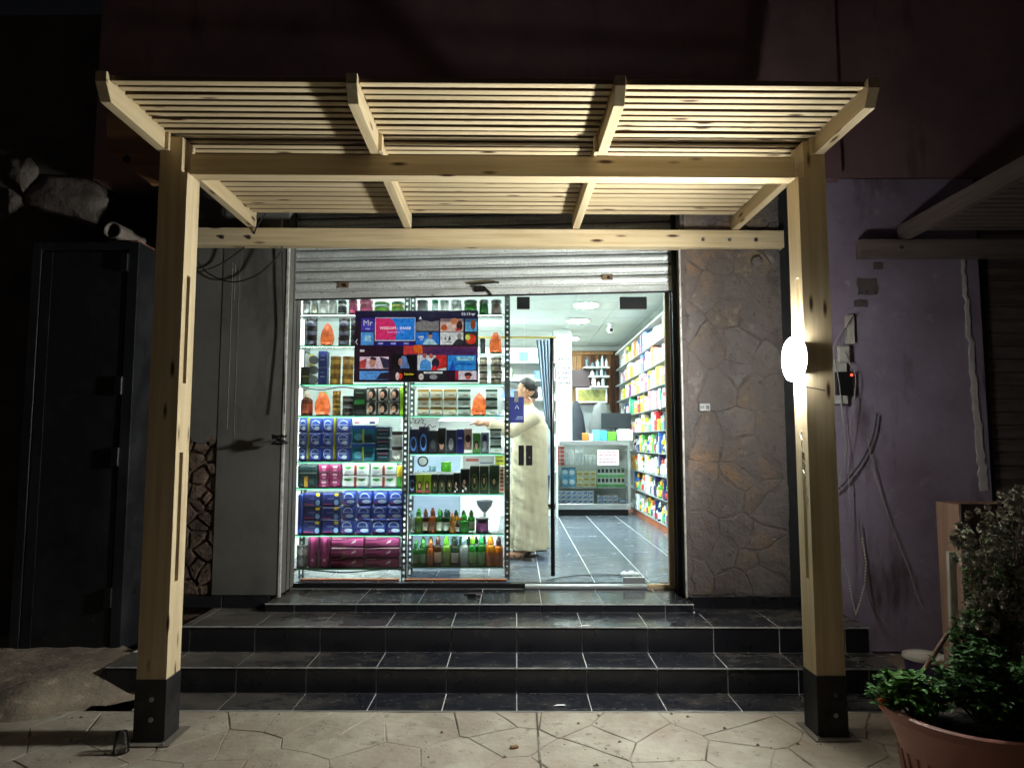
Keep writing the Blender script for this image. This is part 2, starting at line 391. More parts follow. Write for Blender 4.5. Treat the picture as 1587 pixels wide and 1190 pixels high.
# ---------------------------------------------------------------- entrance steps with their tiles
SX0, SX1 = -2.64, 2.45
st = thing('entrance_steps', (0, 4.2, 0), 'black tiled entrance steps with pale joints in front of the shop', 'steps')
core = MB().box(SX0, SX1, 4.488, 5.3, -.02, .166).box(-2.31, 2.42, 4.79, 5.3, .166, .341).box(-1.87, 1.322, 5.168, 5.72, .341, .406)
core.box(-2.31, 2.42, 4.212, 4.488, -.02, .003)
ob('step_core', core, M_GROUT, st)
_tc = {}
def tile(x0, x1, y0, y1, z0, z1, m, parent, jit=.0006):
    k = (round(x1-x0,3), round(y1-y0,3), round(z1-z0,3), m.name)
    if k not in _tc:
        _tc[k] = MB().cbox(-(x1-x0)/2, (x1-x0)/2, -(y1-y0)/2, (y1-y0)/2, -(z1-z0)/2, (z1-z0)/2, .0022).mesh('tile', m)
    return ob('tile', _tc[k], None, parent, loc=((x0+x1)/2, (y0+y1)/2 + rng.uniform(-jit,jit), (z0+z1)/2 + rng.uniform(-jit,jit)))
def joints(x0, x1, off, p):
    xs = [x0]; k = math.ceil((x0-off)/p)
    while off+k*p < x1-.03:
        if off+k*p > x0+.03: xs.append(off+k*p)
        k += 1
    return xs+[x1]
G = .0065
def trun(x0, x1, off, p, y0, y1, z0, z1, m):
    xs = joints(x0, x1, off, p)
    for a, b in zip(xs, xs[1:]): tile(a+G/2, b-G/2, y0, y1, z0, z1, m, st)
dust = tread_mat()
trun(-2.3, 2.4, .005, .45, 4.215, 4.476, -.002, .008, dust)          # flush strip
trun(SX0, SX1, .005, .45, 4.479, 4.487, .010, .1545, M_RISER)
trun(SX0, SX1, .005, .45, 4.474, 4.778, .160, .1705, dust)
trun(-2.31, 2.42, .005, .45, 4.781, 4.789, .173, .3295, M_RISER)
trun(-2.31, 2.42, .005, .45, 4.776, 5.158, .335, .3455, dust)
trun(-1.87, 1.322, .19, .46, 5.159, 5.167, .348, .3950, M_RISER)
trun(-1.87, 1.322, .19, .46, 5.154, 5.655, .400, .4105, dust)
M_NOSE = mat('worn_pale_nosing', S(176,176,174), .5, var=.35, scale=18)
for (xa, xb, yy, zz) in ((SX0+.002, SX1-.002, 4.4735, .1706), (-2.308, 2.418, 4.7755, .3456), (-1.868, 1.32, 5.1535, .4106)):
    ob('nosing', MB().box(xa, xb, yy-.0022, yy-.0003, zz-.0075, zz+.0008), M_NOSE, st)
trun(-2.6, -1.88, .005, .45, 5.281, 5.289, .348, .436, M_RISER)       # skirting
trun(1.33, 2.42, .005, .45, 5.281, 5.289, .348, .436, M_RISER)
trun(-2.31, -1.88, .005, .45, 5.162, 5.279, .335, .3455, dust)
trun(1.33, 2.42, .005, .45, 5.162, 5.279, .335, .3455, dust)
for (ya, yb, za, zb, xx) in ((4.476, 5.2, .005, .1585, SX0-.004), (4.79, 5.2, .175, .3335, -2.316)):
    tile(xx-.006, xx+.002, ya, yb, za, zb, M_RISER, st)

# ---------------------------------------------------------------- building shell
bl = thing('shop_building', (0, 5.3, 0), 'dark plastered building whose ground floor holds the lit shop', 'building')
YF = 5.30
ob('upper_wall', MB().box(-3.42, 2.62, YF, YF+.35, 3.72, 7.2), M_UPWALL, bl)
ob('upper_side_wall', MB().box(2.63, 6.5, YF+.10, YF+.45, 3.76, 7.2), M_UPWALL, bl)
ob('end_wall', MB().box(-3.62, -3.44, YF+.3, YF+3, 0, 7.2), M_UPWALL, bl)
ob('plaster_pier', MB().box(-2.34, -1.817, YF, YF+.34, .436, 3.72), M_PLASTER, bl, bevel=.006)
ob('jamb', MB().box(-2.25, -1.90, YF+.34, 5.78, .0, 3.72), M_DALU, bl)
ob('jamb', MB().box(1.335, 2.3, YF+.06, 5.78, .0, 3.72), M_DALU, bl)
ob('corner_bead', MB().cbox(-1.828, -1.806, YF-.006, YF+.012, .42, 3.3, .003), mat('worn_white_bead', S(176,174,168), .6, var=.35, scale=20), bl)
ob('corner_bead', MB().cbox(1.296, 1.310, YF-.008, YF+.012, .42, 3.3, .003), mat('worn_white_bead', S(176,174,168), .6), bl)
ob('lintel', MB().box(-1.90, 1.335, 5.6, 5.78, 2.98, 3.72), M_DALU, bl)
# drips of old paint down the plaster
r = random.Random(5); b_ = MB()
for i in range(3):
    p = at(340+r.uniform(0,34), 392+r.uniform(0,20), YF); l = r.uniform(.25,1.6); wd = r.uniform(.0005,.0012)
    b_.box(p.x-wd, p.x+wd, YF-.0022, YF+.001, p.z-l, p.z)
ob('paint_drip', b_, mat('dried_white_drip', S(150,146,140), .7), bl)

def stone_face(parent, x0, x1, z0, z1, y, size, seed, depth, mats, aspect=1.3, rough=1.0, keep=None):
    r = random.Random(seed)
    for poly in cells(x0, x1, z0, z1, size, seed, .46, aspect, gap=.004):
        P = wobble(poly, r, .012*rough, .07); n = len(P)
        if keep and not keep(sum(p[0] for p in P)/n, sum(p[1] for p in P)/n): continue
        d = depth*r.uniform(.5, 1.15); tl = (r.uniform(-.12,.12)*rough, r.uniform(-.12,.12)*rough)
        cx = sum(p[0] for p in P)/n; cz = sum(p[1] for p in P)/n
        dy = lambda p: d*(1+tl[0]*(p[0]-cx)/size*2+tl[1]*(p[1]-cz)/size*2)
        Q = shrink(P, .985, .006); T = shrink(P, .86, .012)
        b_ = MB(); V = [(p[0], y+.004, p[1]) for p in P] + [(p[0], y-dy(p)*.72, p[1]) for p in Q] + [(p[0], y-dy(p)*r.uniform(.92,1.06), p[1]) for p in T] + [(cx, y-d*1.02, cz)]
        b_.add(V, [(i,(i+1)%n,n+(i+1)%n,n+i) for i in range(n)] + [(n+i,n+(i+1)%n,2*n+(i+1)%n,2*n+i) for i in range(n)] + [(2*n+i,2*n+(i+1)%n,3*n) for i in range(n)])
        ob('stone', b_, r.choice(mats), parent, smooth=35 if depth < .02 else False)
pr = thing('stone_pier', (1.65, YF, .44), 'rough mauve stone clad pier between the shop opening and the lamp post', 'wall')
ob('mortar_backing', MB().box(1.312, 2.10, YF, YF+.4, .43, 3.72), M_MORTAR, pr)
edge = lambda z: 2.03 - .03*math.sin(z*5.1) - (.16 if 2.55 < z < 3.0 else .0)*math.sin((z-2.55)/.45*math.pi)
stone_face(pr, 1.345, 2.09, .44, 3.70, YF, .24, 21, .010, [M_STONES[i] for i in (0,0,1,2,4,4,0,1,3)], 1.15, 1.7, keep=lambda x, z: x < edge(z))
pl = thing('rough_stone_pier', (-2.45, YF, .35), 'bulging brown rubble stone edge beside the grey plaster pier', 'wall')
ob('mortar_backing', MB().box(-2.80, -2.345, YF+.03, YF+.4, .1, 3.72), M_ROUGHSTONE, pl)
stone_face(pl, -2.80, -2.29, .44, 2.9, YF+.03, .13, 8, .024, [M_ROUGHSTONE], 1.1, 1.5, keep=lambda x, z: z < 1.68)
r = random.Random(44); lo_e = [(-2.60 + .27*k/12, 1.63 + r.uniform(-.035,.035)) for k in range(13)]
ob('plaster_overlap', MB().prism([(x, YF+.004, z) for x, z in lo_e] + [(-2.33, YF+.004, 3.72), (-2.60, YF+.004, 3.72)], (0,.3,0)), M_PLASTER, pl)

# weathered stones high on the left wall and a pipe stub
sw = thing('broken_stone_wall', (-4.0, 5.2, 3.2), 'cracked pale stones left in the dark wall above the steel door', 'wall')
ob('mortar_backing', MB().box(-6.2, -3.45, 5.42, 5.75, 0, 5.2), mat('dark_wall', S(62,54,50), .95, var=.3, scale=3, bump=.8, bscale=12), sw)  # dark brown wall colour with random mottling
r = random.Random(2)
for outl in ([(0,236),(34,238),(44,252),(44,266),(30,285),(22,290),(0,270)], [(52,268),(125,264),(140,285),(152,300),(150,318),(142,330),(138,352),(120,348),(95,335),(50,322),(28,312),(24,295),(40,280)], [(0,288),(18,298),(20,318),(0,325)]):
    W = [at(x, y, 5.30) for x, y in outl]; c = sum(W, Vector())/len(W); Q = []
    for i in range(len(W)):
        for k in range(8): Q.append(W[i].lerp(W[(i+1) % len(W)], k/8))
    n = len(Q); V = []; rings = (1.0, 1.0, .93, .8, .62, .42, .2)
    for ri, t in enumerate(rings):
        for p in Q:
            e = c+(p-c)*t; f_ = mnoise.fractal(e*5, 1.0, 2.0, 3)*.016 + mnoise.fractal(e*22, 1.0, 2.0, 2)*.004
            o_ = mnoise.noise_vector(e*9)*.02
            V.append((e.x+o_.x, 5.44 if ri == 0 else 5.40 - (1-t)**.5*.06 + f_, e.z+o_.z))
    V.append((c.x, 5.34, c.z)); nr = len(rings)
    b_ = MB().add(V, [(j*n+i, j*n+(i+1)%n, (j+1)*n+(i+1)%n, (j+1)*n+i) for j in range(nr-1) for i in range(n)] + [((nr-1)*n+i, (nr-1)*n+(i+1)%n, nr*n) for i in range(n)])
    ob('stone', b_, layered('pale_broken_stone', S(100,90,83), [(S(62,55,50), 4, .45, .7, U), (S(128,116,106), 12, .6, .75, U)], rough=.92, bump=1.0, bscale=10, bdist=.04) if 'pale_broken_stone' not in _mc else _mc['pale_broken_stone'], sw, smooth=50)
c = at(174, 357, 5.15); prof = [(.062,0),(.068,0),(.068,.5),(.062,.5)]
b_ = MB(); n = 20
for (r0, y) in ((.058,0),(.068,0),(.068,.55),(.058,.55)): b_.v += [(c.x+r0*math.cos(2*math.pi*i/n)+ (y*.25), c.y+y, c.z+r0*math.sin(2*math.pi*i/n)-y*.1) for i in range(n)]
for j in range(4):
    for i in range(n): b_.f.append((j*n+i, j*n+(i+1)%n, ((j+1)%4)*n+(i+1)%n, ((j+1)%4)*n+i)); b_.m.append(0)
ob('pipe_stub', b_, mat('grey_pvc', S(112,102,94), .6), smooth=40, label='open end of a pale pipe on top of the steel door frame', cat='pipe')

# ---------------------------------------------------------------- steel door on the left
sdx = thing('steel_door', (-3.2, 4.95, .06), 'tall scuffed black steel door set in a deep steel frame', 'door')
z0, z1 = .06, 3.10
ob('frame', MB().box(-2.90, -2.82, 4.95, 5.46, z0, z1).box(-3.62, -3.55, 4.95, 5.46, z0, z1).box(-3.55, -2.90, 4.95, 5.46, z1-.06, z1).box(-3.55,-2.90,5.3,5.46,z0,z1-.06), M_STEEL, sdx, bevel=.004)
ob('leaf', MB().box(-3.545, -2.915, 4.962, 5.0, z0+.03, z1-.07), M_STEEL, sdx, bevel=.004)
ob('leaf_edge_strip', MB().box(-3.54, -3.47, 4.955, 4.962, z0+.03, z1-.075), M_STEEL, sdx)
for zz in (2.94, 2.02, 1.5, .5):
    ob('hinge', MB().cbox(-2.945, -2.885, 4.925, 4.962, zz-.07, zz+.07, .006), M_BLACK, sdx)
ob('weld_bar', MB().box(-3.46, -2.93, 4.957, 4.962, 1.93, 1.95), M_STEEL, sdx)
ob('rust_debris', MB().box(-3.5, -3.2, 5.0, 5.2, z1, z1+.012).box(-3.05, -2.86, 5.0, 5.25, z1, z1+.03), mat('rusty_crumbs', S(120,84,64), .9, bump=1.0), sdx)
# ================================================================ pergola
PG = R(1.25)
pg = thing('wooden_pergola', (-.12, 3.80, 0), 'pale pine pergola with slatted roof standing over the shop steps', 'pergola', rotz=PG)
def lo(name, b_, m, bevel=.003, parent=None, smooth=False): return ob(name, b_, m, parent or pg, smooth, bevel, local=True)
ZB, ZR = 3.275, 3.28     # beam top, rafter underside
def post(side):
    xo, xi = side*1.925, side*1.765                   # outer and inner face
    a, b = min(xo, xi), max(xo, xi); y0, y1 = 0.0, .16; top = 3.36
    m = MB(); sl = [(.84, 1.55), (1.94, 2.56)]; ys0, ys1 = .046, .088; dp = .085
    zs = [.335] + [q for s_ in sl for q in s_] + [3.15]
    for k in range(len(zs)-1):
        if k % 2 == 0: m.box(a, b, y0, y1, zs[k], zs[k+1])
        else:
            ins = (a+dp, b) if side > 0 else (a, b-dp); m.box(ins[0], ins[1], y0, y1, zs[k], zs[k+1])
            rim = (a, a+dp) if side > 0 else (b-dp, b)
            m.box(rim[0], rim[1], y0, ys0, zs[k], zs[k+1]); m.box(rim[0], rim[1], ys1, y1, zs[k], zs[k+1])
    na, nb = (a+.035, b) if side > 0 else (a, b-.035)
    m.box(na, nb, y0, y1, 3.15, top)
    o = lo('post', m, WZ, 0)
    # steel boot
    lo('boot', MB().box(a-.004, b+.004, y0-.004, y1+.004, .012, .335), M_BOOT, .002)
    bp = lo('base_plate', MB().box(a-.035, b+.05, y0-.045, y1+.05, .0045, .010), mat('dirty_base_plate', S(104,96,86), .8, .0, var=.3, scale=12, bump=.4), .002)
    for zz in (.13, .235):
        lo('bolt', MB().lathe([(.013,-.012),(.013,-.006),(.009,-.003),(.009,0)], 6, ((a+b)/2+.012, y0-.004, zz), axis='y'), M_BOLT, 0)
    for q in (-1, 1):
        lo('anchor_bolt', MB().lathe([(.009,0),(.009,.008),(.005,.009),(.005,.018)], 6, ((a+b)/2+q*.09, y0-.028, .010)), M_BOLT, 0)
post(-1); post(1)
lo('front_beam', MB().box(-1.765, 1.765, .035, .125, 3.15, ZB), WX)
lo('ledger_beam', MB().box(-2.42, 2.27, 1.395, 1.49, 3.135, 3.272), WX)
for px in (1092, 1134, 1175, 300, 348, 389):           # coach bolts through the ledger
    p = at(px, 371, 5.19); q = pmat(pg).inverted() @ p
    lo('coach_bolt', MB().lathe([(.016,-.004),(.016,0)], 14, (q.x, 1.393, 3.195), axis='y').lathe([(.009,-.011),(.009,-.004)], 6, (q.x, 1.393, 3.195), axis='y'), M_BOLT, 0)
RX = [-1.92, -.70, .625, 1.89]; RW = .056; RT = ZR+.135
def rafter(x0, x1, y_front=-.60, y_back=1.44, base=pg, wx=WY):
    pr = [(x0, y_front+.05, ZR), (x0, y_front, ZR+.082), (x0, y_front, RT), (x0, y_back, RT), (x0, y_back, ZR)]
    return lo('rafter', MB().prism(pr, (x1-x0, 0, 0)), wx, .003, base)
for x in RX: rafter(x-RW/2, x+RW/2)
# slats fill each bay between the rafters
bays = [(RX[i]+RW/2+.002, RX[i+1]-RW/2-.002) for i in range(3)]
r = random.Random(4)
ys = []; y = -.572
while y < .30: ys.append((y, .040)); y += .0665
y += .02
while y < 1.33: ys.append((y, .068)); y += .0905
_sm = {}; M_GAPSHADE = wood(0, 'gap_shade_edge', S(126,100,72), S(88,66,46), knots=False)  # slat sides coloured darker: shade of the gaps put into the wood colour
for (a, b) in bays:
    for (y, wd) in ys:
        k = (round(b-a,3), wd)
        if k not in _sm:
            _sm[k] = MB().cbox(-(b-a)/2, (b-a)/2, 0, wd, 0, .034 if wd > .05 else .030, .0025).mesh('slat', [WX, M_GAPSHADE])
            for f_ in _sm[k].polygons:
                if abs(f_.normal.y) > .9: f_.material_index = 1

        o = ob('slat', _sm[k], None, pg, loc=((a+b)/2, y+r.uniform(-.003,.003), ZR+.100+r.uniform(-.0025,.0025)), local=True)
        o.rotation_euler = (r.uniform(-.03,.03), r.uniform(-.0012,.0012), r.uniform(-.0012,.0012))
# small cleats carrying the slats where the beam meets the rafters
for x, s_ in ((RX[0],1),(RX[1],1),(RX[2],-1),(RX[3],-1)):
    a, b = sorted((x+s_*RW/2, x+s_*(RW/2+.022))); lo('cleat', MB().box(a, b, -.02, .034, ZB+.001, ZR+.098), WZ, .002)

# neighbouring pergola seen past the lamp post
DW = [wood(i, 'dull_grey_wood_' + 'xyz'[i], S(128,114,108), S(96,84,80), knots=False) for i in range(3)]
ng = thing('neighbouring_pergola', (3.6, 3.9, 0), 'dim pine pergola frame over the closed shutter next door', 'pergola')
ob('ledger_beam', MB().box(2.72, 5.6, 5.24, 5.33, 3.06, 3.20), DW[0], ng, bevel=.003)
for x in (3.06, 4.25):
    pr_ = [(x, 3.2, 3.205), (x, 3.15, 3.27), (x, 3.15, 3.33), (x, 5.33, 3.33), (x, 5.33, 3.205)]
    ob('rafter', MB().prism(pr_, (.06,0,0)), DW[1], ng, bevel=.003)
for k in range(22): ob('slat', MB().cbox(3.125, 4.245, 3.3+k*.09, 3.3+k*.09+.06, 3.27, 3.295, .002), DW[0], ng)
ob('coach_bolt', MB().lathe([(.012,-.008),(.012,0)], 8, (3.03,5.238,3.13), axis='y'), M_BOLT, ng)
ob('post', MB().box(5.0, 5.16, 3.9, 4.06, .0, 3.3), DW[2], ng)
# gusset board behind the left post
gb = [at(165,112,4.55), at(165,233,4.55), at(232,285,4.55), at(262,285,4.55), at(262,150,4.55)]
gu = thing('side_board', (-2.4, 4.5, 3.3), 'dark timber board with a drilled hole behind the left pergola post', 'board')
hole = at(197, 247, 4.55)
ob('board', MB().prism([tuple(p) for p in gb], (0,.045,0)), wood(0, 'dull_brown_wood', S(150,110,78), S(112,78,52), knots=False), gu, bevel=.003)
ob('bolt_hole', MB().lathe([(.026,-.004),(.026,.02)], 16, (hole.x, 4.55, hole.z), axis='y'), M_BLACK, gu)

# ---------------------------------------------------------------- round lamp on the right post
lp = at(1232, 557, 3.93); q = pmat(pg) @ Vector((1.765, .08, lp.z))
la = thing('round_wall_lamp', (q.x-.02, q.y, q.z), 'round white disc lamp lit on the inner face of the right post', 'lamp', rotz=PG)
lo('housing', MB().lathe([(.110,.019),(.124,.016),(.124,.006),(.110,.004)], 40, axis='x'), M_WHITE, 0, la, 40)
lo('diffuser', MB().lathe([(.1235,-.022),(.122,-.027),(.085,-.030),(.02,-.031)], 40, axis='x'), emitmat('cool_white_lamp', (.96,1.0,.96), LAMP_L), 0, la)
lo('diffuser_rim', MB().lathe([(.1265,.004),(.1265,-.0215),(.1237,-.0218),(.1237,.004)], 40, axis='x'), emitmat('cool_white_lamp_rim', (.96,1.0,.96), LAMP_L*.68), 0, la)
lw = [Vector((.012,-.02,-.12)), Vector((.0,-.05,-.16)), Vector((-.006,-.09,-.165)), Vector((.05,-.13,-.18)), Vector((.12,-.10,-.19))]
lo('wire', MB().tube(lw, .003, 6), M_BLACK, 0, la)
tw = []
for k in range(26):
    t = k/25; tw.append((-.006-.008*abs(math.sin(t*14)), -.03-.05*t + .012*math.sin(t*40), -.42-.42*t))
lo('twisted_wire', MB().tube([Vector(p)+Vector((.016,.0,0)) for p in tw], .0035, 6), mat('pale_wire', S(170,165,155), .5), 0, la)

# ---------------------------------------------------------------- roller shutter
YS = 5.50
pa, pb = at(455, 464, YS), at(1040, 451, YS); slope = (pb.z-pa.z)/(pb.x-pa.x)
sh = thing('roller_shutter', (-.29, YS, (pa.z+pb.z)/2), 'dirty galvanised roller shutter half rolled up above the glass front', 'shutter')
sh.rotation_euler.y = -math.atan(slope)
W0, W1 = -1.585, 1.585
prof = [(.006,0),(-.012,.003),(-.014,.011),(-.002,.015),(.0,.028),(-.011,.042),(-.014,.062),(-.006,.077),(.008,.083)]
sm = MB()
npf = len(prof)
sm.add([(x, y, z) for x in (W0, W1) for (y, z) in prof] + [(x, y+.004, z) for x in (W0, W1) for (y, z) in prof],
       [(i, i+1, npf+i+1, npf+i) for i in range(npf-1)] + [(2*npf+i, 2*npf+i+1, 3*npf+i+1, 3*npf+i) for i in range(npf-1)])
sme = sm.mesh('slat', M_SHUT, 60)
for k in range(10): ob('slat', sme, None, sh, loc=(0, (.001 if k % 2 else 0), .055+k*.089), local=True)
ob('bottom_bar', MB().cbox(W0, W1, -.016, .016, 0, .055, .006), M_SHUT, sh, local=True)
ob('rubber_strip', MB().box(W0, W1, -.008, .008, -.012, 0), M_BLACK, sh, local=True)
for px, py in ((532, 441), (942, 429)):
    p = at(px, py, YS-.03); q = (p.x+.29, -.02, p.z-(pa.z+pb.z)/2 - slope*(p.x+.29))
    h = ob('lock_plate', MB().cbox(q[0]-.045, q[0]+.045, -.022, -.012, q[2]-.025, q[2]+.025, .004), mat('rusty_lock', S(110,92,74), .7, .4, var=.4), sh, local=True)
    ob('bolt_head', MB().lathe([(.011,-.034),(.013,-.026),(.013,-.02)], 10, (q[0]+.012, 0, q[2]-.004), axis='y'), M_BLACK, h, local=True)
p = at(748, 440, YS-.05); q = (p.x+.29, p.z-(pa.z+pb.z)/2 - slope*(p.x+.29))
hk = ob('pull_handle', MB().tube([(q[0]-.10,-.016,q[1]+.01),(q[0]-.09,-.05,q[1]),(q[0],-.055,q[1]+.004),(q[0]+.10,-.05,q[1]+.012),(q[0]+.13,-.016,q[1]+.016)], .009, 8), M_BLACK, sh, local=True)
ob('latch', MB().cbox(q[0]-.07, q[0]+.02, -.035, -.012, q[1]-.06, q[1]-.012, .006).tube([(q[0]+.01,-.03,q[1]-.02),(q[0]+.05,-.035,q[1]-.06),(q[0]+.08,-.03,q[1]-.10)], .008, 6), M_BLACK, hk, local=True)
for nm, a, b in (('guide_rail', -1.885, -1.812), ('guide_rail', 1.272, 1.334)):
    g = thing(nm, ((a+b)/2, YS, .41), 'dark steel shutter guide channel beside the %s' % ('grey plaster pier' if a < 0 else 'mauve stone pier'), 'guide rail')
    ob('channel', MB().box(a, b, YS+.035, YS+.045, .412, 3.6).box(a, b, YS-.055, YS-.045, .412, 3.6).box(a if a < 0 else b-.008, a+.008 if a < 0 else b, YS-.045, YS+.035, .412, 3.6), M_DALU, g, bevel=.002)

# ---------------------------------------------------------------- glass shop front
YG = 5.70
gf = thing('glass_shop_front', (-.3, YG, .41), 'frameless glass shop front in a thin timber frame under the roller shutter', 'shop front')
ob('side_frame', MB().cbox(-1.905, -1.842, YG-.03, YG+.03, .412, 3.0, .004), M_FRAMEWOOD, gf)
ob('side_frame', MB().cbox(1.262, 1.335, YG-.03, YG+.03, .412, 3.0, .004), wood(2, 'pale_frame_wood', S(196,176,138), S(150,122,84), knots=False), gf)
ob('head_frame', MB().box(-1.842, 1.262, YG-.03, YG+.03, 2.95, 3.0), M_DALU, gf)
x2, x3, x4 = at(813,800,YG).x, at(1001,800,YG).x, 1.262
ob('bottom_rail', MB().cbox(-1.842, x2, YG-.025, YG+.025, .412, .45, .004), M_BLACK, gf)
ob('bottom_rail', MB().cbox(x3, x4, YG-.025, YG+.025, .412, .442, .004), wood(0, 'pale_sill_wood', S(196,176,138), S(150,122,84), knots=False), gf)
ob('threshold', MB().cbox(x2+.002, x3-.002, YG-.05, YG+.04, .412, .437, .004), M_ALU, gf)
mdl = at(628, 800, YG).x
for a, b in ((-1.842, mdl-.002), (mdl+.002, x2-.003), (x3+.003, x4)):
    ob('pane', MB().box(a, b, YG-.005, YG+.005, .4505, 2.948), M_GLASS, gf)
for (px, py) in ((811, 470), (981, 470)):
    wd = .055 if px < 900 else .115; p = at(px, py, YG)
    ob('patch_fitting', MB().cbox(p.x-wd, p.x+wd, YG-.02, YG+.02, p.z-.052, p.z+.052, .003), M_BLACK, gf)
dr = ob('door', MB().box(x2+.003, x3-.003, YG-.0055, YG+.0055, .445, 2.944), M_GLASS, gf)
p = at(983, 908, YG); ob('bottom_patch', MB().cbox(p.x-.09, p.x+.085, YG-.02, YG+.02, .447, .50, .003), M_ALU, dr)
hx = at(856, 700, YG-.06).x; zt, zb = at(856,524,YG-.06).z, at(856,892,YG-.06).z
hd = ob('pull_bar', MB().lathe([(.017,zb),(.017,zt)], 16, (hx, YG-.06, 0)), mat('black_pull_bar', S(14,14,16), .22), dr, smooth=40)
for zz in (zb+.2, zt-.2): ob('standoff', MB().lathe([(.009,YG-.06),(.009,YG-.004)], 10, (hx,0,zz), axis='y'), M_ALU, hd)
for a, b, par in ((803.5, 812, gf), (815, 825, dr)):
    p, q = at(a, 690, YG), at(b, 721, YG); lk = ob('lock_case', MB().cbox(p.x, q.x, YG-.022, YG+.022, q.z, p.z, .003), M_BLACK, par)
    if par is dr: ob('key_hole', MB().lathe([(.007,YG-.028),(.007,YG-.02)], 10, (p.x+.03, 0, p.z-.1), axis='y'), M_BOLT, lk)
# padlock and chain left on the top step
pk = thing('padlock', (at(735,918,5.45).x, 5.42, .411), 'small dark padlock lying on the top step before the glass', 'padlock')
ob('body', MB().cbox(pk.location.x-.05, pk.location.x+.02, 5.38, 5.43, .412, .435, .006), M_BLACK, pk)
x = pk.location.x; ob('shackle', MB().tube([(x+.02,5.39,.424),(x+.05,5.40,.424),(x+.075,5.42,.43),(x+.06,5.45,.426),(x+.02,5.44,.424),(x-.03,5.46,.42),(x-.08,5.45,.419)], .006, 8), M_DALU, pk)

# ---------------------------------------------------------------- hanging wires and fixings on the outside walls
def wire(name, pts, rad, m, label, cat='cable', group=None, sub=6):
    P = [Vector(p) for p in pts]; out = []
    for i in range(len(P)-1):
        p0, p1, p2, p3 = P[max(0,i-1)], P[i], P[i+1], P[min(len(P)-1,i+2)]
        for k in range(sub):
            t = k/sub; out.append(.5*((2*p1)+(p2-p0)*t+(2*p0-5*p1+4*p2-p3)*t*t+(3*p1-p0-3*p2+p3)*t**3))
    out.append(P[-1])
    return ob(name, MB().tube(out, rad, 6), m, smooth=True, label=label, cat=cat, group=group)
M_WIRE = mat('black_cable', S(24,23,24), .5); M_PWIRE = mat('grey_cable', S(150,144,140), .5)
wire('cable', [at(437,340,5.17), at(436,362,5.17), at(436,388,5.20), at(420,408,5.22), at(395,428,5.24), at(360,437,5.25), at(325,425,5.27), at(302,400,5.27), at(296,380,5.27)], .006, M_WIRE, 'black cable drooping across the grey plaster pier under the ledger')
wire('cable', [at(412,330,5.12), at(398,352,5.13), at(384,378,5.20), at(340,410,5.27), at(296,425,5.27)], .005, M_WIRE, 'thin black cable slanting behind the ledger beam by the plaster pier')
wire('cable', [at(437,388,5.27), at(438,440,5.27), at(440,520,5.27), at(441,640,5.24)], .005, M_WIRE, 'black cable running down the edge of the plaster pier')
rp = thing('tied_rope', tuple(at(432,680,5.22)), 'knotted dark rope tied to the edge of the plaster pier', 'rope')
r = random.Random(9); c = at(430,682,5.2); pts = [c+Vector((.05*math.sin(k*1.9)+.012*k/6, .03*math.cos(k*2.3)-.02, .035*math.sin(k*1.3))) for k in range(16)]
ob('knot', MB().tube(pts, .011, 6), M_WIRE, rp, smooth=True)
ob('loose_end', MB().tube([c+Vector((0,-.04,0)), c+Vector((-.06,-.12,-.015)), c+Vector((-.12,-.17,-.03))], [.012,.010,.004], 6), M_WIRE, rp, smooth=True)
so = thing('wall_socket', tuple(at(1092,631,YF-.03)), 'small grey double socket on the mauve stone pier', 'socket')
p = at(1092,631,YF-.03); ob('plate', MB().cbox(p.x-.042, p.x+.042, YF-.040, YF-.012, p.z-.03, p.z+.03, .005), mat('grey_plastic', S(150,148,150), .5), so)
for s_ in (-1,1): ob('outlet', MB().cbox(p.x+s_*.019-.013, p.x+s_*.019+.013, YF-.043, YF-.0395, p.z-.014, p.z+.014, .002), M_BLACK, so)
c = at(1173,405,YF-.03); ob('stone_lump', MB().ell((c.x, YF-.03, c.z), (.045,.035,.04)), M_STONES[2], smooth=True, label='small round stone lump under the ledger on the mauve stone pier', cat='stone')
# ================================================================ next door, to the right
nb = thing('neighbour_wall', (3.0, 5.4, 0), 'dull pink plastered wall with a torn edge beyond the lamp post', 'wall')
M_PINK = layered('dull_pink_plaster', S(150,138,158), [(S(122,104,120), 1.4, .4, .7, U), (S(166,152,170), 8, .6, .76, U), (S(84,68,72), 3, .58, .72, (1,1,.25)), (S(176,160,160), 24, .68, .76, U)], rough=.85, bump=.25, bscale=14)
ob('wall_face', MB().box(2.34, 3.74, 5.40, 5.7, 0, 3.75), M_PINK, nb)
ob('wall_return', MB().box(2.105, 2.34, 5.52, 5.7, 0, 3.75), mat('dark_wall', S(40,34,32), .95), nb)
r = random.Random(14); L_ = []; R_ = []
for k in range(40):
    py = 402+k*9.2; x = 1490+k*.75 + r.uniform(-1.5,1.5) + (2 if k % 7 == 0 else 0); wd = 4+k*.22+r.uniform(-1.4,1.4)
    L_.append(at(x, py, 5.385)); R_.append(at(x+wd, py, 5.385))
ob('torn_edge', MB().prism([tuple(p) for p in L_] + [tuple(p) for p in R_[::-1]], (0,.02,0)), mat('bare_white_plaster', S(196,190,190), .8, var=.15, scale=12), nb)
for (x, y, w_, h) in ((1345,443,30,26),(1362,412,14,10),(1335,470,20,10)):
    p = at(x,y,5.385); wobx = wobble([(p.x-w_*.0026,p.z-h*.0026),(p.x+w_*.0026,p.z-h*.0026),(p.x+w_*.0026,p.z+h*.0026),(p.x-w_*.0026,p.z+h*.0026)], r, .012, .04)
    ob('plaster_patch', MB().prism([(a,5.39,b) for a,b in wobx], (0,.012,0)), M_MORTAR, nb)
ns = thing('closed_shutter', (4.4, 5.5, 0), 'closed dark roller shutter of the shop next door', 'shutter')
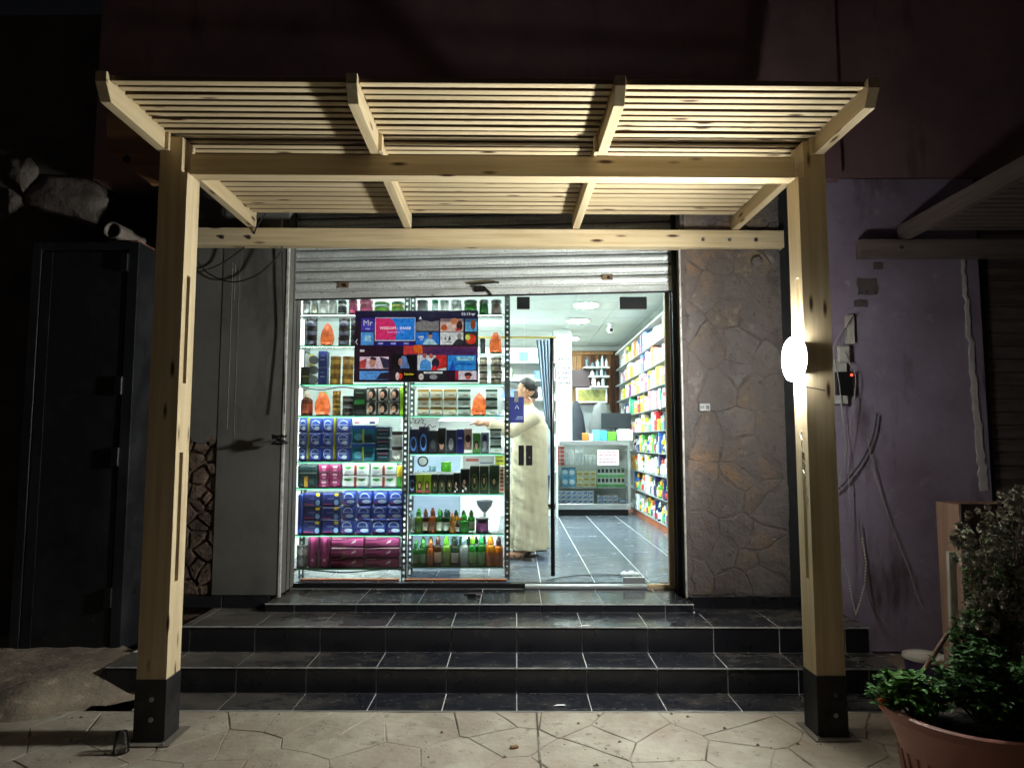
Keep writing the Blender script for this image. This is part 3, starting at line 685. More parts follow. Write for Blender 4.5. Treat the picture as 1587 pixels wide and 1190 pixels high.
M_NS = layered('brown_grey_shutter', S(112,100,96), [(S(84,74,72), 4, .4, .7, (1,1,3))], rough=.55, bump=.1, metal=.3)
ob('guide_rail', MB().box(3.742, 3.80, 5.44, 5.56, 0, 3.35), M_DALU, ns)
nsl = MB(); prof2 = [(0,0),(-.014,.006),(-.016,.02),(-.004,.035),(-.002,.07),(-.014,.082),(-.014,.1),(0,.108)]
nsl.add([(x,y,z) for x in (0, 2.6) for y, z in prof2] + [(x,y+.006,z) for x in (0,2.6) for y, z in prof2], [(i,i+1,8+i+1,8+i) for i in range(7)]+[(16+i,16+i+1,24+i+1,24+i) for i in range(7)])
nsm = nsl.mesh('slat', M_NS, 50)
for k in range(31): ob('slat', nsm, None, ns, loc=(3.80, 5.5, .01+k*.108))
# meter box, plugs and cables
mb_ = thing('meter_box', tuple(at(1308,560,5.36)), 'pale electric box with a red light hung with cables behind the lamp post', 'electric box')
def pbox(name, x0, y0, x1, y1, Yf, d, m, parent, c=.004, **k):
    p, q = at(x0,y1,Yf), at(x1,y0,Yf); return ob(name, MB().cbox(p.x, q.x, Yf, Yf+d, p.z, q.z, c), m, parent, **k)
M_PBOX = mat('yellowed_plastic', S(180,176,170), .5, var=.15)
pbox('case', 1292, 556, 1312, 626, 5.30, .10, M_PBOX, mb_)
pbox('dark_module', 1298, 576, 1322, 612, 5.26, .04, M_BLACK, mb_)
pbox('conduit', 1314, 488, 1324, 532, 5.33, .05, M_PBOX, mb_)
pbox('plug', 1300, 535, 1318, 562, 5.27, .03, M_PBOX, mb_, .012)
p = at(1320, 581, 5.255); ob('indicator_light', MB().ell((p.x,5.256,p.z),(.010,.006,.010),10,6), emitmat('red_led', (1,.05,.03), 6), mb_)
def strand(pts, Y): return [at(x,y,Y+dy) for (x,y,dy) in pts]
wire('cable', strand([(1318,500,0),(1300,520,0),(1292,545,0),(1300,590,0),(1305,640,0),(1312,700,0),(1316,760,0),(1318,850,0),(1320,905,0)],5.25), .0035, M_PWIRE, 'grey cable dropping straight down from the electric box', sub=5)
wire('cable', strand([(1310,545,0),(1318,565,0),(1326,585,0),(1322,630,0),(1314,690,0),(1304,720,0),(1302,760,0)],5.24), .0032, M_PWIRE, 'grey cable looping back under the electric box')
wire('cable', strand([(1344,680,0),(1352,718,0),(1366,770,0),(1388,830,0),(1408,880,0),(1424,930,0),(1440,950,0)],5.30), .0045, M_PWIRE, 'long pale cable curving down the pink wall to the bucket')
wire('cable', strand([(1330,800,0),(1338,860,0),(1345,910,0),(1352,940,0),(1372,972,0),(1388,992,-.1)],5.28), .006, mat('dull_hose', S(120,112,108), .6), 'dull hose bending along the foot of the pink wall')
wire('cable', strand([(1324,488,0),(1316,500,0),(1308,512,0)],5.28), .004, M_WIRE, 'short black wires sticking out above the electric box')
wire('cable', strand([(1360,640,0),(1352,680,0),(1335,715,0),(1312,745,0),(1296,760,0)],5.33), .006, M_WIRE, 'thick black cable crossing the pink wall diagonally')
ch = thing('bead_chain', tuple(at(1330,950,5.1)), 'string of small pale beads hanging in a loop behind the lamp post', 'bead string')
pts = strand([(1336,835,0),(1342,870,0),(1340,905,0),(1332,935,0),(1326,952,0),(1320,925,0),(1314,895,0),(1306,870,0)],5.15)
ob('string', MB().tube(pts, .002, 5), M_PWIRE, ch)
bme = MB().ell((0,0,0),(.006,.006,.009),8,6).mesh('bead', mat('glassy_bead', S(190,184,176), .25), 50)
for i in range(len(pts)-1):
    for k in range(7): ob('bead', bme, None, ch, loc=pts[i].lerp(pts[i+1], k/7))

# ---------------------------------------------------------------- timber box, stick, bucket, broom
tb = thing('timber_box', (2.61, 3.83, 0), 'tall weathered plywood box standing behind the flower pot', 'box')
M_PLYL = wood(2, 'weathered_pink_lit_plywood', S(212,178,160), S(172,132,114), knots=True)  # plywood in its lit tone, pink light put into the colour
ob('side_panel', MB().cbox(2.405, 2.425, 3.74, 3.94, .01, 1.27, .002), M_PLYL, tb)
ob('front_panel', MB().cbox(2.405, 2.80, 3.72, 3.739, .01, 1.275, .002), wood(2, 'shaded_plywood', S(92,80,76), S(66,56,54), knots=False), tb)  # same plywood coloured darker, shade of the unlit front painted in
ob('back_panel', MB().cbox(2.426, 2.80, 3.922, 3.94, .01, 1.27, .002), M_PLYL, tb)
ob('side_panel', MB().cbox(2.78, 2.80, 3.74, 3.92, .01, 1.27, .002), M_PLYL, tb)
ob('top_panel', MB().cbox(2.426, 2.779, 3.74, 3.921, 1.24, 1.262, .002), M_PLYL, tb)
ob('white_batten', MB().cbox(-.020, .020, -.012, .012, 0, 1.02, .002), mat('chipped_white_paint', S(208,208,198), .6, var=.15, scale=14), loc=(2.31, 3.705, .005), label='white painted batten leaning upright against the plywood box', cat='batten').rotation_euler.y = .02
bk = thing('bucket', (2.36, 4.05, .01), 'white and purple plastic bucket behind the green plants', 'bucket')
c = (2.36, 4.05, .01)
ob('body', MB().lathe([(.085,0),(.104,.36),(.098,.362),(.08,.02)], 28, c), mat('purple_plastic', S(84,62,120), .4), bk, smooth=40)
ob('lid', MB().lathe([(.108,.352),(.113,.356),(.113,.372),(.102,.376),(.094,.366)], 28, c), mat('white_plastic', S(236,234,228), .4), bk, smooth=40)
ob('printed_label', MB().lathe([(.097,.12),(.103,.26)], 28, c), mat('purple_print', S(150,120,180), .5), bk)
def stick(name, a, b, rad, m, label, cat): return ob(name, MB().tube([a, b], rad, 10), m, smooth=True, label=label, cat=cat)
br = thing('broom', tuple(at(1375,1095,3.0)), 'brown stick broom with orange bristles stuck in the pot rim', 'broom')
ob('handle', MB().tube([at(1390,1100,2.98), at(1437,1030,3.12), at(1500,933,3.32)], .010, 10), wood(2, 'dark_stick', S(120,84,66), S(84,56,44), knots=False), br, smooth=True)
b_ = MB(); A = at(1392,1092,2.98); r = random.Random(1)
for k in range(26):
    t = k/25; e = at(1362+10*t+r.uniform(-2,2), 1082+26*t+r.uniform(-2,2), 2.9+.08*t); s0 = A.lerp(at(1388,1108,2.98), t)
    b_.tube([s0, s0.lerp(e,.5)+Vector((0,0,.006)), e], [.005,.005,.003], 5)
ob('bristles', b_, mat('orange_bristle', S(226,132,48), .6, var=.25, scale=30), br)

# ---------------------------------------------------------------- big pot with plants
PX, PY, PR, PZ = 1.87, 2.90, .335, .50
M_POT = mat('terracotta_plastic', S(150,98,86), .5, var=.08, scale=5, bump=.05)
pot = thing('plant_pot', (PX, PY, 0), 'large ribbed terracotta coloured plastic pot in the corner', 'pot')
prof = [(.20,.006),(.215,.02),(.27,.36),(.285,.40),(.325,.47),(.338,.485),(.338,.515),(.328,.52),(.305,.515),(.285,.47),(.25,.30)]
ob('body', MB().lathe(prof, 56, (PX,PY,0)), M_POT, pot, smooth=40)
rb = MB()
for k in range(30):
    a = 2*math.pi*k/30; x, y = math.cos(a), math.sin(a)
    rb.tube([(PX+x*.228, PY+y*.228, .06), (PX+x*.268, PY+y*.268, .34)], .008, 5)
ob('ribs', rb, M_POT, pot, smooth=True)
ob('soil', MB().lathe([(.27,.43),(.284,.452),(.1,.47)], 30, (PX,PY,0)), mat('dark_soil', S(48,36,28), .95, bump=1, bscale=40), pot)
def leafm(name, c, c2): return layered(name, c, [(c2, 6, .4, .7, U), (sc(c,.55), 11, .6, .75, U)], rough=.68, bump=.15, bscale=60, spec=.3)
M_LEAF = leafm('fresh_green_leaf', S(66,112,42), S(104,150,62)); M_LEAF2 = leafm('dark_green_leaf', S(44,82,36), S(74,116,52))
M_DRY = leafm('dry_mauve_flower', S(186,178,164), S(140,134,120)); M_STEM = mat('green_stem', S(86,96,52), .6); M_DSTEM = mat('brown_stem', S(92,72,54), .7)
def leaf(b_, p, d, l, wd, fold, r):
    d = d.normalized(); s_ = d.cross(Vector((0,0,1)));
    if s_.length < .1: s_ = Vector((1,0,0))
    s_.normalize(); s_ = (s_ + Vector((r.uniform(-.5,.5),)*3)).normalized(); n = s_.cross(d)
    q = [p, p+d*l*.3+s_*wd*.5+n*fold, p+d*l*.7+s_*wd*.38+n*fold*.8, p+d*l-n*l*.12, p+d*l*.7-s_*wd*.38+n*fold*.8, p+d*l*.3-s_*wd*.5+n*fold, p+d*l*.35, p+d*l*.7]
    b_.add(q, [(0,1,6),(1,2,7,6),(2,3,7),(0,6,5),(6,7,4,5),(7,3,4)])
def bush(name, label, base, c, rad, nst, nl, size, m, seed, group=None, mstem=None):
    r = random.Random(seed); t = thing(name, tuple(base), label, 'plant', group); stems = MB(); lv = MB(); c = Vector(c); base = Vector(base)
    for k in range(nst):
        a = r.uniform(0, 2*math.pi); rr = math.sqrt(r.random())*.98
        tip = c + Vector((math.cos(a)*rr*rad[0], math.sin(a)*rr*rad[1], rad[2]*(math.sqrt(max(0,1-rr*rr))*r.uniform(.55,1.05) - .25*r.random())))
        b0 = base + Vector((r.uniform(-.05,.05), r.uniform(-.05,.05), 0)); mid = b0.lerp(tip, .55) + Vector((r.uniform(-.02,.02), r.uniform(-.02,.02), .03))
        stems.tube([b0, mid, tip], [.004,.003,.0015], 5)
        for j in range(nl):
            t_ = r.uniform(.35, 1.0)**.7; p = (b0.lerp(mid, t_*2) if t_ < .5 else mid.lerp(tip, t_*2-1))
            a2 = r.uniform(0, 2*math.pi); d = Vector((math.cos(a2), math.sin(a2), r.uniform(-.3,.75)))
            l = size*r.uniform(.6,1.25); leaf(lv, p, d, l, l*r.uniform(.42,.6), l*.08, r)
    ob('stems', stems, mstem or M_STEM, t); ob('foliage', lv, m, t, kind='stuff'); return t
bush('leafy_plant', 'small bright green leafy plant over the pot edge by the broom', (1.70,2.92,.46), (1.635,2.95,.53), (.14,.15,.135), 80, 24, .038, M_LEAF, 31)
bush('leafy_plant', 'wide dark green bushy plant filling the middle of the pot', (1.93,2.86,.46), (1.93,2.84,.56), (.24,.22,.25), 150, 26, .04, M_LEAF2, 32)
bush('leafy_plant', 'tall thin green shoot rising beside the white batten', (1.98,3.05,.46), (2.06,3.08,.76), (.15,.10,.17), 34, 16, .04, M_LEAF2, 35)
# dried flowers on long stems
df = thing('dried_flower_plant', (2.10, 3.08, .46), 'dried mauve flower heads on tall stems behind the green plants', 'plant')
r = random.Random(77); stems = MB(); fl = MB(); lv = MB()
outl = [(1520,850,45,60),(1560,820,40,55),(1550,900,50,70),(1570,960,50,50),(1515,960,25,30),(1585,780,25,25)]
for k in range(430):
    o_ = r.choice(outl); a = r.uniform(0,6.28); q = math.sqrt(r.random()); Yt = 3.1+r.uniform(-.14,.16)
    tip = at(o_[0]+math.cos(a)*q*o_[2], o_[1]+math.sin(a)*q*o_[3], Yt)
    b0 = Vector((2.10+r.uniform(-.06,.06), 3.08+r.uniform(-.06,.06), .46)); mid = b0.lerp(tip,.5)+Vector((r.uniform(-.03,.03),0,.05))
    if k % 5 == 0: stems.tube([b0, mid, tip], [.004,.003,.0015], 5)
    n = r.choice((5,6,7)); nd = Vector((r.uniform(-.7,.5), -1, r.uniform(-.1,.9))).normalized(); e1 = nd.orthogonal().normalized(); e2 = nd.cross(e1); s_ = r.uniform(.013,.030)
    for j in range(n*2):
        a = 2*math.pi*j/n + (.3 if j >= n else 0); d = (e1*math.cos(a)+e2*math.sin(a)) + nd*(.35 if j < n else .9); leaf(fl, tip, d, s_, s_*.8, s_*.15, r)
    for j in range(2):
        p = mid.lerp(tip, r.random()); d = Vector((r.uniform(-1,1), r.uniform(-1,1), r.uniform(-.4,.6))); leaf(lv, p, d, .03, .013, .002, r)
ob('stems', stems, M_DSTEM, df); ob('flower_heads', fl, M_DRY, df, kind='stuff'); ob('foliage', lv, M_LEAF2, df, kind='stuff')

# ---------------------------------------------------------------- litter on the pavement
M_CUP = glassmat('clear_plastic', (.86,.86,.84), .15)
c = at(187,1172,3.66); cp = ob('plastic_cup', MB().lathe([(.040,0),(.041,.004),(.036,.05),(.028,.10),(.027,.102),(.035,.05),(.038,.006)], 20, (c.x,3.66,.004)), M_CUP, smooth=40, label='upturned clear plastic cup beside the left post boot', cat='cup')
r = random.Random(6); b_ = MB()
for k in range(260):
    x, y = r.uniform(-2.6,2.2), r.uniform(3.3,4.2); s_ = r.choice((.002,.003,.004,.006,.010)) if r.random() < .25 else r.uniform(.0015,.0035)
    b_.add([(x-s_*r.uniform(.6,1.3),y-s_,.003),(x+s_*1.2,y-s_*.5,.003),(x+s_*.4,y+s_*1.1,.003),(x-s_*.8,y+s_*.6,.003),(x,y,.004+s_*.9)], [(0,1,4),(1,2,4),(2,3,4),(3,0,4)])
for k in range(140):
    lvl, ya, yb = r.choice(((.171,4.49,4.76),(.346,4.8,5.14),(.0085,4.22,4.46))); x = r.choice((r.uniform(-2.3,-.9), r.uniform(.9,2.2), r.uniform(-2.2,2.2))); y = r.uniform(ya,yb); s_ = r.uniform(.0015,.006)
    b_.add([(x-s_,y-s_,lvl),(x+s_*1.2,y-s_*.5,lvl),(x+s_*.4,y+s_*1.1,lvl),(x-s_*.8,y+s_*.6,lvl),(x,y,lvl+s_*.6)], [(0,1,4),(1,2,4),(2,3,4),(3,0,4)])
ob('grit_debris', b_, layered('grit', S(120,108,94), [(S(60,52,46), 40, .4, .6, U)], rough=.9, bump=0), label='scattered grit and crumbs on the pavement and steps', cat='debris', kind='stuff')
c = at(797,1143,3.72); ob('wood_chip', MB().cbox(-.022,.022,-.012,.012,0,.014,.004), wood(0,'chip_wood',S(150,110,70),S(110,76,46),knots=False), loc=(c.x,3.72,.003), rotz=.3, label='small brown wood chip on the pavement before the steps', cat='wood chip')
for px, py, nm, lb in ((905,975,'paper_scrap','small pale paper scrap on the edge of the middle step'), (866,1092,'torn_tape','scrap of white tape on the lowest tiles')):
    Yt = 4.79 if nm == 'paper_scrap' else 4.28; c = at(px,py,Yt); zz = .3465 if nm == 'paper_scrap' else .0095; b_ = MB()
    P = [(c.x-.035,Yt-.01),(c.x-.01,Yt+.012),(c.x+.03,Yt+.006),(c.x+.042,Yt-.014),(c.x+.0,Yt-.02)]
    b_.prism([(x,y,zz+.002*i) for i,(x,y) in enumerate(P)], (0,0,.0015)); ob(nm, b_, M_PAPER, label=lb, cat='paper scrap')
# ================================================================ shop interior
ZF, ZC, XL, XR, YB0, YB = .45, 3.47, -2.22, 2.28, 5.74, 13.2
fl_ = ob('shop_floor', MB().box(XL, XR, YB0, YB, .38, ZF-.0045), M_GROUT, kind='structure')
xs = joints(XL, XR, .205, .45); ysj = joints(YB0, YB, YB0+.02, .45)
for a, b in zip(xs, xs[1:]):
    for c, d in zip(ysj, ysj[1:]):
        if a > -.6 or c < 7.6:
            tile(a+.0045, b-.0045, c+.003, d-.003, ZF-.010, ZF, M_SHOPTILE, fl_, .0003)
ob('shop_wall_left', MB().box(XL-.15, XL, YB0, YB, ZF-.1, ZC+.1), M_WHITE, kind='structure')
ob('shop_wall_right', MB().box(XR, XR+.15, YB0, YB, ZF-.1, ZC+.1), M_WHITE, kind='structure')
bw = ob('shop_wall_back', MB().box(XL-.15, XR+.15, YB, YB+.15, ZF-.1, ZC+.1), M_WHITE, kind='structure')
ce = ob('shop_ceiling', MB().box(XL-.15, XR+.15, YB0, YB+.15, ZC+.006, ZC+.16), M_ALU, kind='structure')
cxs = joints(XL, XR, .18, .6); cys = joints(YB0, YB, 5.9, .6)
for a, b in zip(cxs, cxs[1:]):
    for c, d in zip(cys, cys[1:]):
        k = ('c', round(b-a,3), round(d-c,3))
        if k not in _tc: _tc[k] = MB().box(-(b-a)/2+.006, (b-a)/2-.006, -(d-c)/2+.006, (d-c)/2-.006, 0, .012).mesh('ceiling_tile', M_CEIL)
        ob('ceiling_tile', _tc[k], None, ce, loc=((a+b)/2, (c+d)/2, ZC-.004+rng.uniform(0,.004)))
# round ceiling lights, two rows
M_LED = emitmat('white_ceiling_light', (.84,1.0,.97), LED_L)
nme = ['nearest the glass front', 'second from the glass front', 'third from the glass front', 'fourth from the glass front', 'farthest from the glass front']
for X_, rowname in ((.95, 'above the glass counter'), (-.95, 'behind the display shelves')):
    for k, Y_ in enumerate((6.75, 7.95, 9.05, 10.25, 12.0)):
        t = thing('ceiling_light', (X_, Y_, ZC), 'round white ceiling light %s in the row %s' % (nme[k], rowname), 'ceiling light', 'round ceiling lights of the shop')
        ob('rim', MB().lathe([(.172,-.028),(.18,-.022),(.18,-.0045)], 32), M_WHITE, t, smooth=40, local=True)
        ob('diffuser', MB().lathe([(.168,-.022),(.160,-.032),(.02,-.036)], 32), M_LED, t, local=True)
c = at(946,508,10.6)
cc = thing('security_camera', (c.x, 10.6, ZC), 'small white dome security camera under the shop ceiling', 'camera')
ob('base', MB().lathe([(.03,ZC-.06),(.055,ZC-.02),(.055,ZC-.005)], 20, (c.x,10.6,0)), M_WHITE, cc, smooth=40)
ob('dome', MB().ell((c.x,10.58,ZC-.10),(.062,.062,.062)), M_WHITE, cc, smooth=True); ob('lens', MB().ell((c.x-.0,10.525,ZC-.115),(.03,.02,.03)), M_BLACK, cc, smooth=True)
# white pillar with notices
Y_ = 11.15; p, q = at(858,600,Y_), at(886.5,600,Y_)
pil = thing('white_pillar', ((p.x+q.x)/2, Y_, ZF), 'white square pillar with a printed notice behind the glass counter', 'pillar')
ob('shaft', MB().cbox(p.x, q.x, Y_, Y_+.32, ZF, ZC-.005, .006), M_WHITE, pil)
def notice(parent, x0, y0, x1, y1, Y, rows, seed, m=None, ink=None, name='notice'):
    a, b = at(x0,y1,Y), at(x1,y0,Y); r = random.Random(seed); pp = ob(name, MB().box(a.x,b.x,Y-.002,Y,a.z,b.z), m or M_PAPER, parent); b_ = MB(); W = b.x-a.x; H = b.z-a.z
    for k in range(rows):
        z = b.z - H*(k+.7)/(rows+.4); x = a.x+W*.08
        while x < b.x-W*.15:
            l = r.uniform(.05,.18)*W; b_.box(x, min(x+l,b.x-W*.06), Y-.003, Y-.0021, z, z+H/(rows+.4)*.38); x += l+W*.03
    if rows: ob('lettering', b_, ink or M_INK, pp)
    return pp
notice(pil, 861, 552, 885, 600, Y_-.001, 6, 1); notice(pil, 864, 630, 878, 634, Y_-.001, 1, 3)
pn = at(861,595,Y_)
# curtain on its gold rail
cu = thing('curtain', tuple(at(846,527,9.6)), 'grey blue gathered curtain hanging beside the white pillar', 'curtain')
b_ = MB(); nu = 40; rows_ = []
for j, (py, xl, xr) in enumerate(((527,831,856),(545,833,856),(575,836,856),(605,839,857),(640,843,857),(665,846,857))):
    row = []
    for i in range(nu):
        t = i/(nu-1); p = at(xl+(xr-xl)*t, py, 9.6); row.append((p.x, 9.6+.035*math.sin(t*30), p.z))
    rows_ += row
b_.add(rows_, [(j*nu+i, j*nu+i+1, (j+1)*nu+i+1, (j+1)*nu+i) for j in range(5) for i in range(nu-1)])
o = ob('cloth', b_, mat('grey_blue_cloth', S(120,132,148), .8, var=.1), cu, smooth=True); so_ = o.modifiers.new('solidify','SOLIDIFY'); so_.thickness = .003
p, q = at(785,523,9.55), at(862,521,9.55); ob('rail', MB().tube([(p.x-.6,9.55,p.z),(q.x,9.55,p.z)], .014, 8), mat('brass_rail', S(190,164,90), .3, .9), cu, smooth=True)
# pale back shelves to the left behind the man
bs = thing('back_wall_shelves', tuple(at(800,690,10.4)), 'pale shelves of small cartons behind the standing man', 'shelf')
bsz = [at(800,y,10.4).z for y in (560,588,618,650,690,730)]
ob('back_board', MB().box(-1.2, .62, 10.75, 10.78, ZF, 3.1), M_WHITE, bs)
for z in bsz: ob('shelf', MB().box(-1.2, .62, 10.4, 10.749, z-.02, z), M_WHITE, bs)
for x in (-1.22, .62): ob('side', MB().box(x, x+.02, 10.4, 10.749, ZF, 3.1), M_WHITE, bs)

# ---------------------------------------------------------------- glass counter at the back
YC = 10.75
ct = thing('glass_counter', (1.1, YC, ZF), 'aluminium framed glass display counter full of cartons at the back', 'counter')
XA, XB = .28, 1.80; zt = at(900,683,YC).z; z_b = ZF+.10
ob('plinth', MB().box(XA+.03, XB-.03, YC+.06, YC+.5, ZF, z_b), M_BLACK, ct)
ob('bottom_frame', MB().cbox(XA, XB, YC, YC+.55, z_b, z_b+.09, .004), M_ALU, ct)
ob('top_rail', MB().cbox(XA, XB, YC, YC+.03, zt-.07, zt, .004), M_ALU, ct)
ob('top_rail', MB().cbox(XA, XB, YC+.52, YC+.55, zt-.07, zt, .004), M_ALU, ct)
ob('top_pane', MB().box(XA, XB, YC+.031, YC+.519, zt-.012, zt-.001), M_GLASS, ct)
for x in (XA, XB-.04): ob('corner_frame', MB().box(x, x+.04, YC, YC+.04, z_b+.09, zt-.07), M_ALU, ct)
CZ = [z_b+.09, at(900,755,YC).z, at(900,722,YC).z]
for z in CZ[1:]:
    ob('shelf', MB().box(XA+.005, XB-.005, YC+.06, YC+.5, z-.008, z), M_GLASS, ct); ob('shelf_edge', MB().box(XA+.005, XB-.005, YC+.05, YC+.0595, z-.016, z), M_WHITE, ct)
ob('back_board', MB().box(XA, XB, YC+.52, YC+.54, z_b+.09, zt-.07), M_WHITE, ct)
ob('pane', MB().box(XA+.04, XB-.04, YC+.012, YC+.018, z_b+.09, zt-.07), M_GLASS, ct)
notice(ct, 926, 697, 959, 721, YC+.005, 4, 9, ink=mat('pink_ink', S(190,130,150), .7), name='price_notice')

# ---------------------------------------------------------------- back room: timber wall, picture, dark panel
tw_ = thing('timber_back_wall', (1.5, 13.1, 2.2), 'brown plank panelling high on the rear wall', 'wall')
r = random.Random(8); x = .95
PLK = [wood(2, 'brown_plank_%s' % n, a, b, knots=False) for n, a, b in (('light', S(196,150,100), S(150,104,62)), ('mid', S(150,100,62), S(108,68,40)), ('dark', S(100,62,42), S(70,42,30)))]
while x < 1.98:
    wd = r.uniform(.07,.11); ob('plank', MB().cbox(x, x+wd-.006, 13.16, 13.19, 2.1, 3.38, .004), r.choices(PLK, (2,2,1) if x < 1.45 else (0,1,3))[0], tw_); x += wd
ob('cornice_plank', MB().cbox(.95, 1.9, 13.12, 13.16, 3.30, 3.36, .004), PLK[0], tw_)
def box_px(name, x0, y0, x1, y1, Yf, d, m, label, cat, group=None, c=.006):
    a, b = at(x0,y1,Yf), at(x1,y0,Yf)
    return ob(name, MB().cbox(-(b.x-a.x)/2, (b.x-a.x)/2, 0, d, 0, b.z-a.z, c), m, loc=((a.x+b.x)/2, Yf, a.z), label=label, cat=cat, group=group)
box_px('dark_cupboard', 887, 573, 915, 600, 12.9, .2, colr((78,62,66)), 'dark brown wall cupboard under the plank panelling', 'cupboard')
pic = thing('framed_picture', tuple(at(917,614,12.85)), 'green and gold picture in a white frame on the rear wall', 'picture')
a, b = at(893,624,12.85), at(941,601,12.85)
ob('frame', MB().cbox(a.x, b.x, 12.85, 12.88, a.z, b.z, .004), M_PAPER, pic)
ob('canvas', MB().box(a.x+.035, b.x-.035, 12.846, 12.85, a.z+.03, b.z-.03), layered('olive_gold_print', S(120,124,70), [(S(196,178,90), 2.2, .45, .6, U), (S(70,84,50), 4, .55, .7, U)], rough=.5, bump=0), pic)
box_px('metal_cabinet', 888, 626, 945, 685, 13.0, .12, colr((150,156,160)), 'light grey metal cabinet standing behind the counter', 'cabinet')
p = at(895,660,12.4)
jk = thing('hanging_jacket', (p.x, 12.4, p.z+.3), 'dark grey jacket hanging beside the white pillar', 'jacket')
ob('jacket', MB().loft([(p.x,12.4,p.z-.42,.12,.07),(p.x+.02,12.4,p.z-.1,.13,.08),(p.x,12.4,p.z+.2,.11,.08),(p.x-.02,12.4,p.z+.4,.06,.05),(p.x-.02,12.4,p.z+.46,.03,.03)], 16), mat('charcoal_cloth', S(64,68,78), .85, bump=.6, bscale=12), jk, smooth=True)
p = at(932,655,12.3)
bg_ = thing('plastic_sack', (p.x, 12.3, p.z-.2), 'crumpled grey plastic sack hanging behind the monitor', 'sack')
ob('sack', MB().loft([(p.x,12.3,p.z-.35,.16,.08),(p.x-.02,12.3,p.z-.1,.22,.12),(p.x+.02,12.3,p.z+.12,.2,.11),(p.x,12.3,p.z+.3,.13,.08),(p.x,12.3,p.z+.36,.06,.05)], 18), mat('crumpled_grey', S(120,122,124), .5, bump=1.0, bscale=9), bg_, smooth=True)
for i, (y, x0, x1) in enumerate(((568,905,945),(582,913,945),(598,915,943))):
    a, b = at(x0,y,12.75), at(x1,y,12.75); s_ = thing('wall_shelf', (a.x, 12.75, a.z), 'white shelf with small bottles on the rear wall, %s of three' % ('top','middle','lowest')[i], 'shelf')
    ob('board', MB().box(a.x, b.x, 12.75, 13.1, a.z-.025, a.z), M_WHITE, s_)
    r = random.Random(i); x = a.x+.03; nb_ = -1
    while x < b.x-.05:
        nb_ += 1; h = r.uniform(.08,.22); wd = r.uniform(.05,.09)
        ob('small_bottle', MB().lathe([(wd*.45,0),(wd*.45,h*.7),(wd*.2,h*.8),(wd*.2,h)], 10, (x+wd/2,12.82,a.z+.001)), colr(r.choice(((230,232,230),(200,220,225),(170,190,190),(90,110,120),(215,225,205)))), smooth=40, label='small bottle on the %s rear wall shelf, %s from the pillar' % (('top','middle','lowest')[i], 'first second third fourth fifth sixth seventh eighth ninth'.split()[nb_]), cat='bottle', group='small bottles on the %s rear wall shelf' % ('top','middle','lowest')[i]); x += wd+.015
# things on the counter
mo = thing('computer_monitor', tuple(at(955,676,11.1)), 'black computer monitor seen from behind on the glass counter', 'monitor')
a, b = at(932,664,11.1), at(978,640,11.1); mx_ = (a.x+b.x)/2
ob('panel', MB().cbox(a.x, b.x, 11.1, 11.14, a.z, b.z, .008), mat('monitor_black', S(44,50,58), .4), mo)
ob('stand', MB().cbox(mx_-.03, mx_+.03, 11.12, 11.15, zt+.01, a.z+.1, .004), M_BLACK, mo); ob('base', MB().cbox(mx_-.12, mx_+.12, 11.05, 11.2, zt+.001, zt+.015, .004), M_BLACK, mo)
for (x0,y0,x1,y1,c,lb) in ((903,669,912,681,(232,146,62),'small orange carton on the glass counter'),(913,670,919,681,(232,236,236),'small white carton between the orange and blue cartons'),(919,664,930,681,(120,196,226),'light blue carton next to the white carton on the counter'),(930.5,665,941,681,(92,180,220),'sky blue carton next to the green carton on the counter'),(942,667,955,681,(120,210,70),'bright green carton on the glass counter'),(957,664,981,681,(226,230,232),'white printer shaped carton at the end of the glass counter')):
    o = box_px('carton', x0,y0,x1,y1,10.85,.14,colr(c),lb,'carton'); o.location.z = zt+.001

# ---------------------------------------------------------------- right wall racking
XRK = 1.90
rk = thing('wall_racking', (2.08, 10, ZF), 'tall white racking packed with medicine along the right wall', 'shelf')
RZ = [.55, .86, 1.16, 1.46, 1.76, 2.06, 2.36, 2.66, 2.96]
ob('plinth', MB().box(XRK+.01, XR-.002, 6.6, 12.9, ZF, .53), mat('orange_brown_plinth', S(176,98,62), .5, var=.25, scale=3), rk)
M_GSH = mat('grey_shelf_edge', S(150,156,158), .5)
for z in RZ: ob('shelf', MB().box(XRK, XR-.002, 6.6, 12.9, z-.012, z), M_GSH, rk)
for y in (6.6, 7.7, 8.8, 9.9, 11.0, 12.1, 12.88): ob('divider', MB().box(XRK+.10, XR-.004, y-.01, y+.01, .531, 3.26), M_WHITE, rk)
ob('top_board', MB().box(XRK, XR-.002, 6.6, 12.9, 3.262, 3.285), M_WHITE, rk)
wire('cable', [Vector((.26,5.78,.458)), Vector((.45,5.95,.458)), Vector((.7,6.02,.458)), Vector((.95,6.0,.458))], .005, M_WIRE, 'thin dark cable curving across the shop floor inside the glass door')
r = random.Random(3); b_ = MB(); c = at(975,888,6.0)
for k in range(7): b_.ell((c.x+r.uniform(-.08,.08), 6.0+r.uniform(-.03,.03), ZF+.018), (r.uniform(.02,.045), .03, r.uniform(.012,.03)), 7, 5)
ob('crumpled_tissue', b_, M_PAPER, label='crumpled white tissue on the shop floor inside the glass door', cat='tissue')
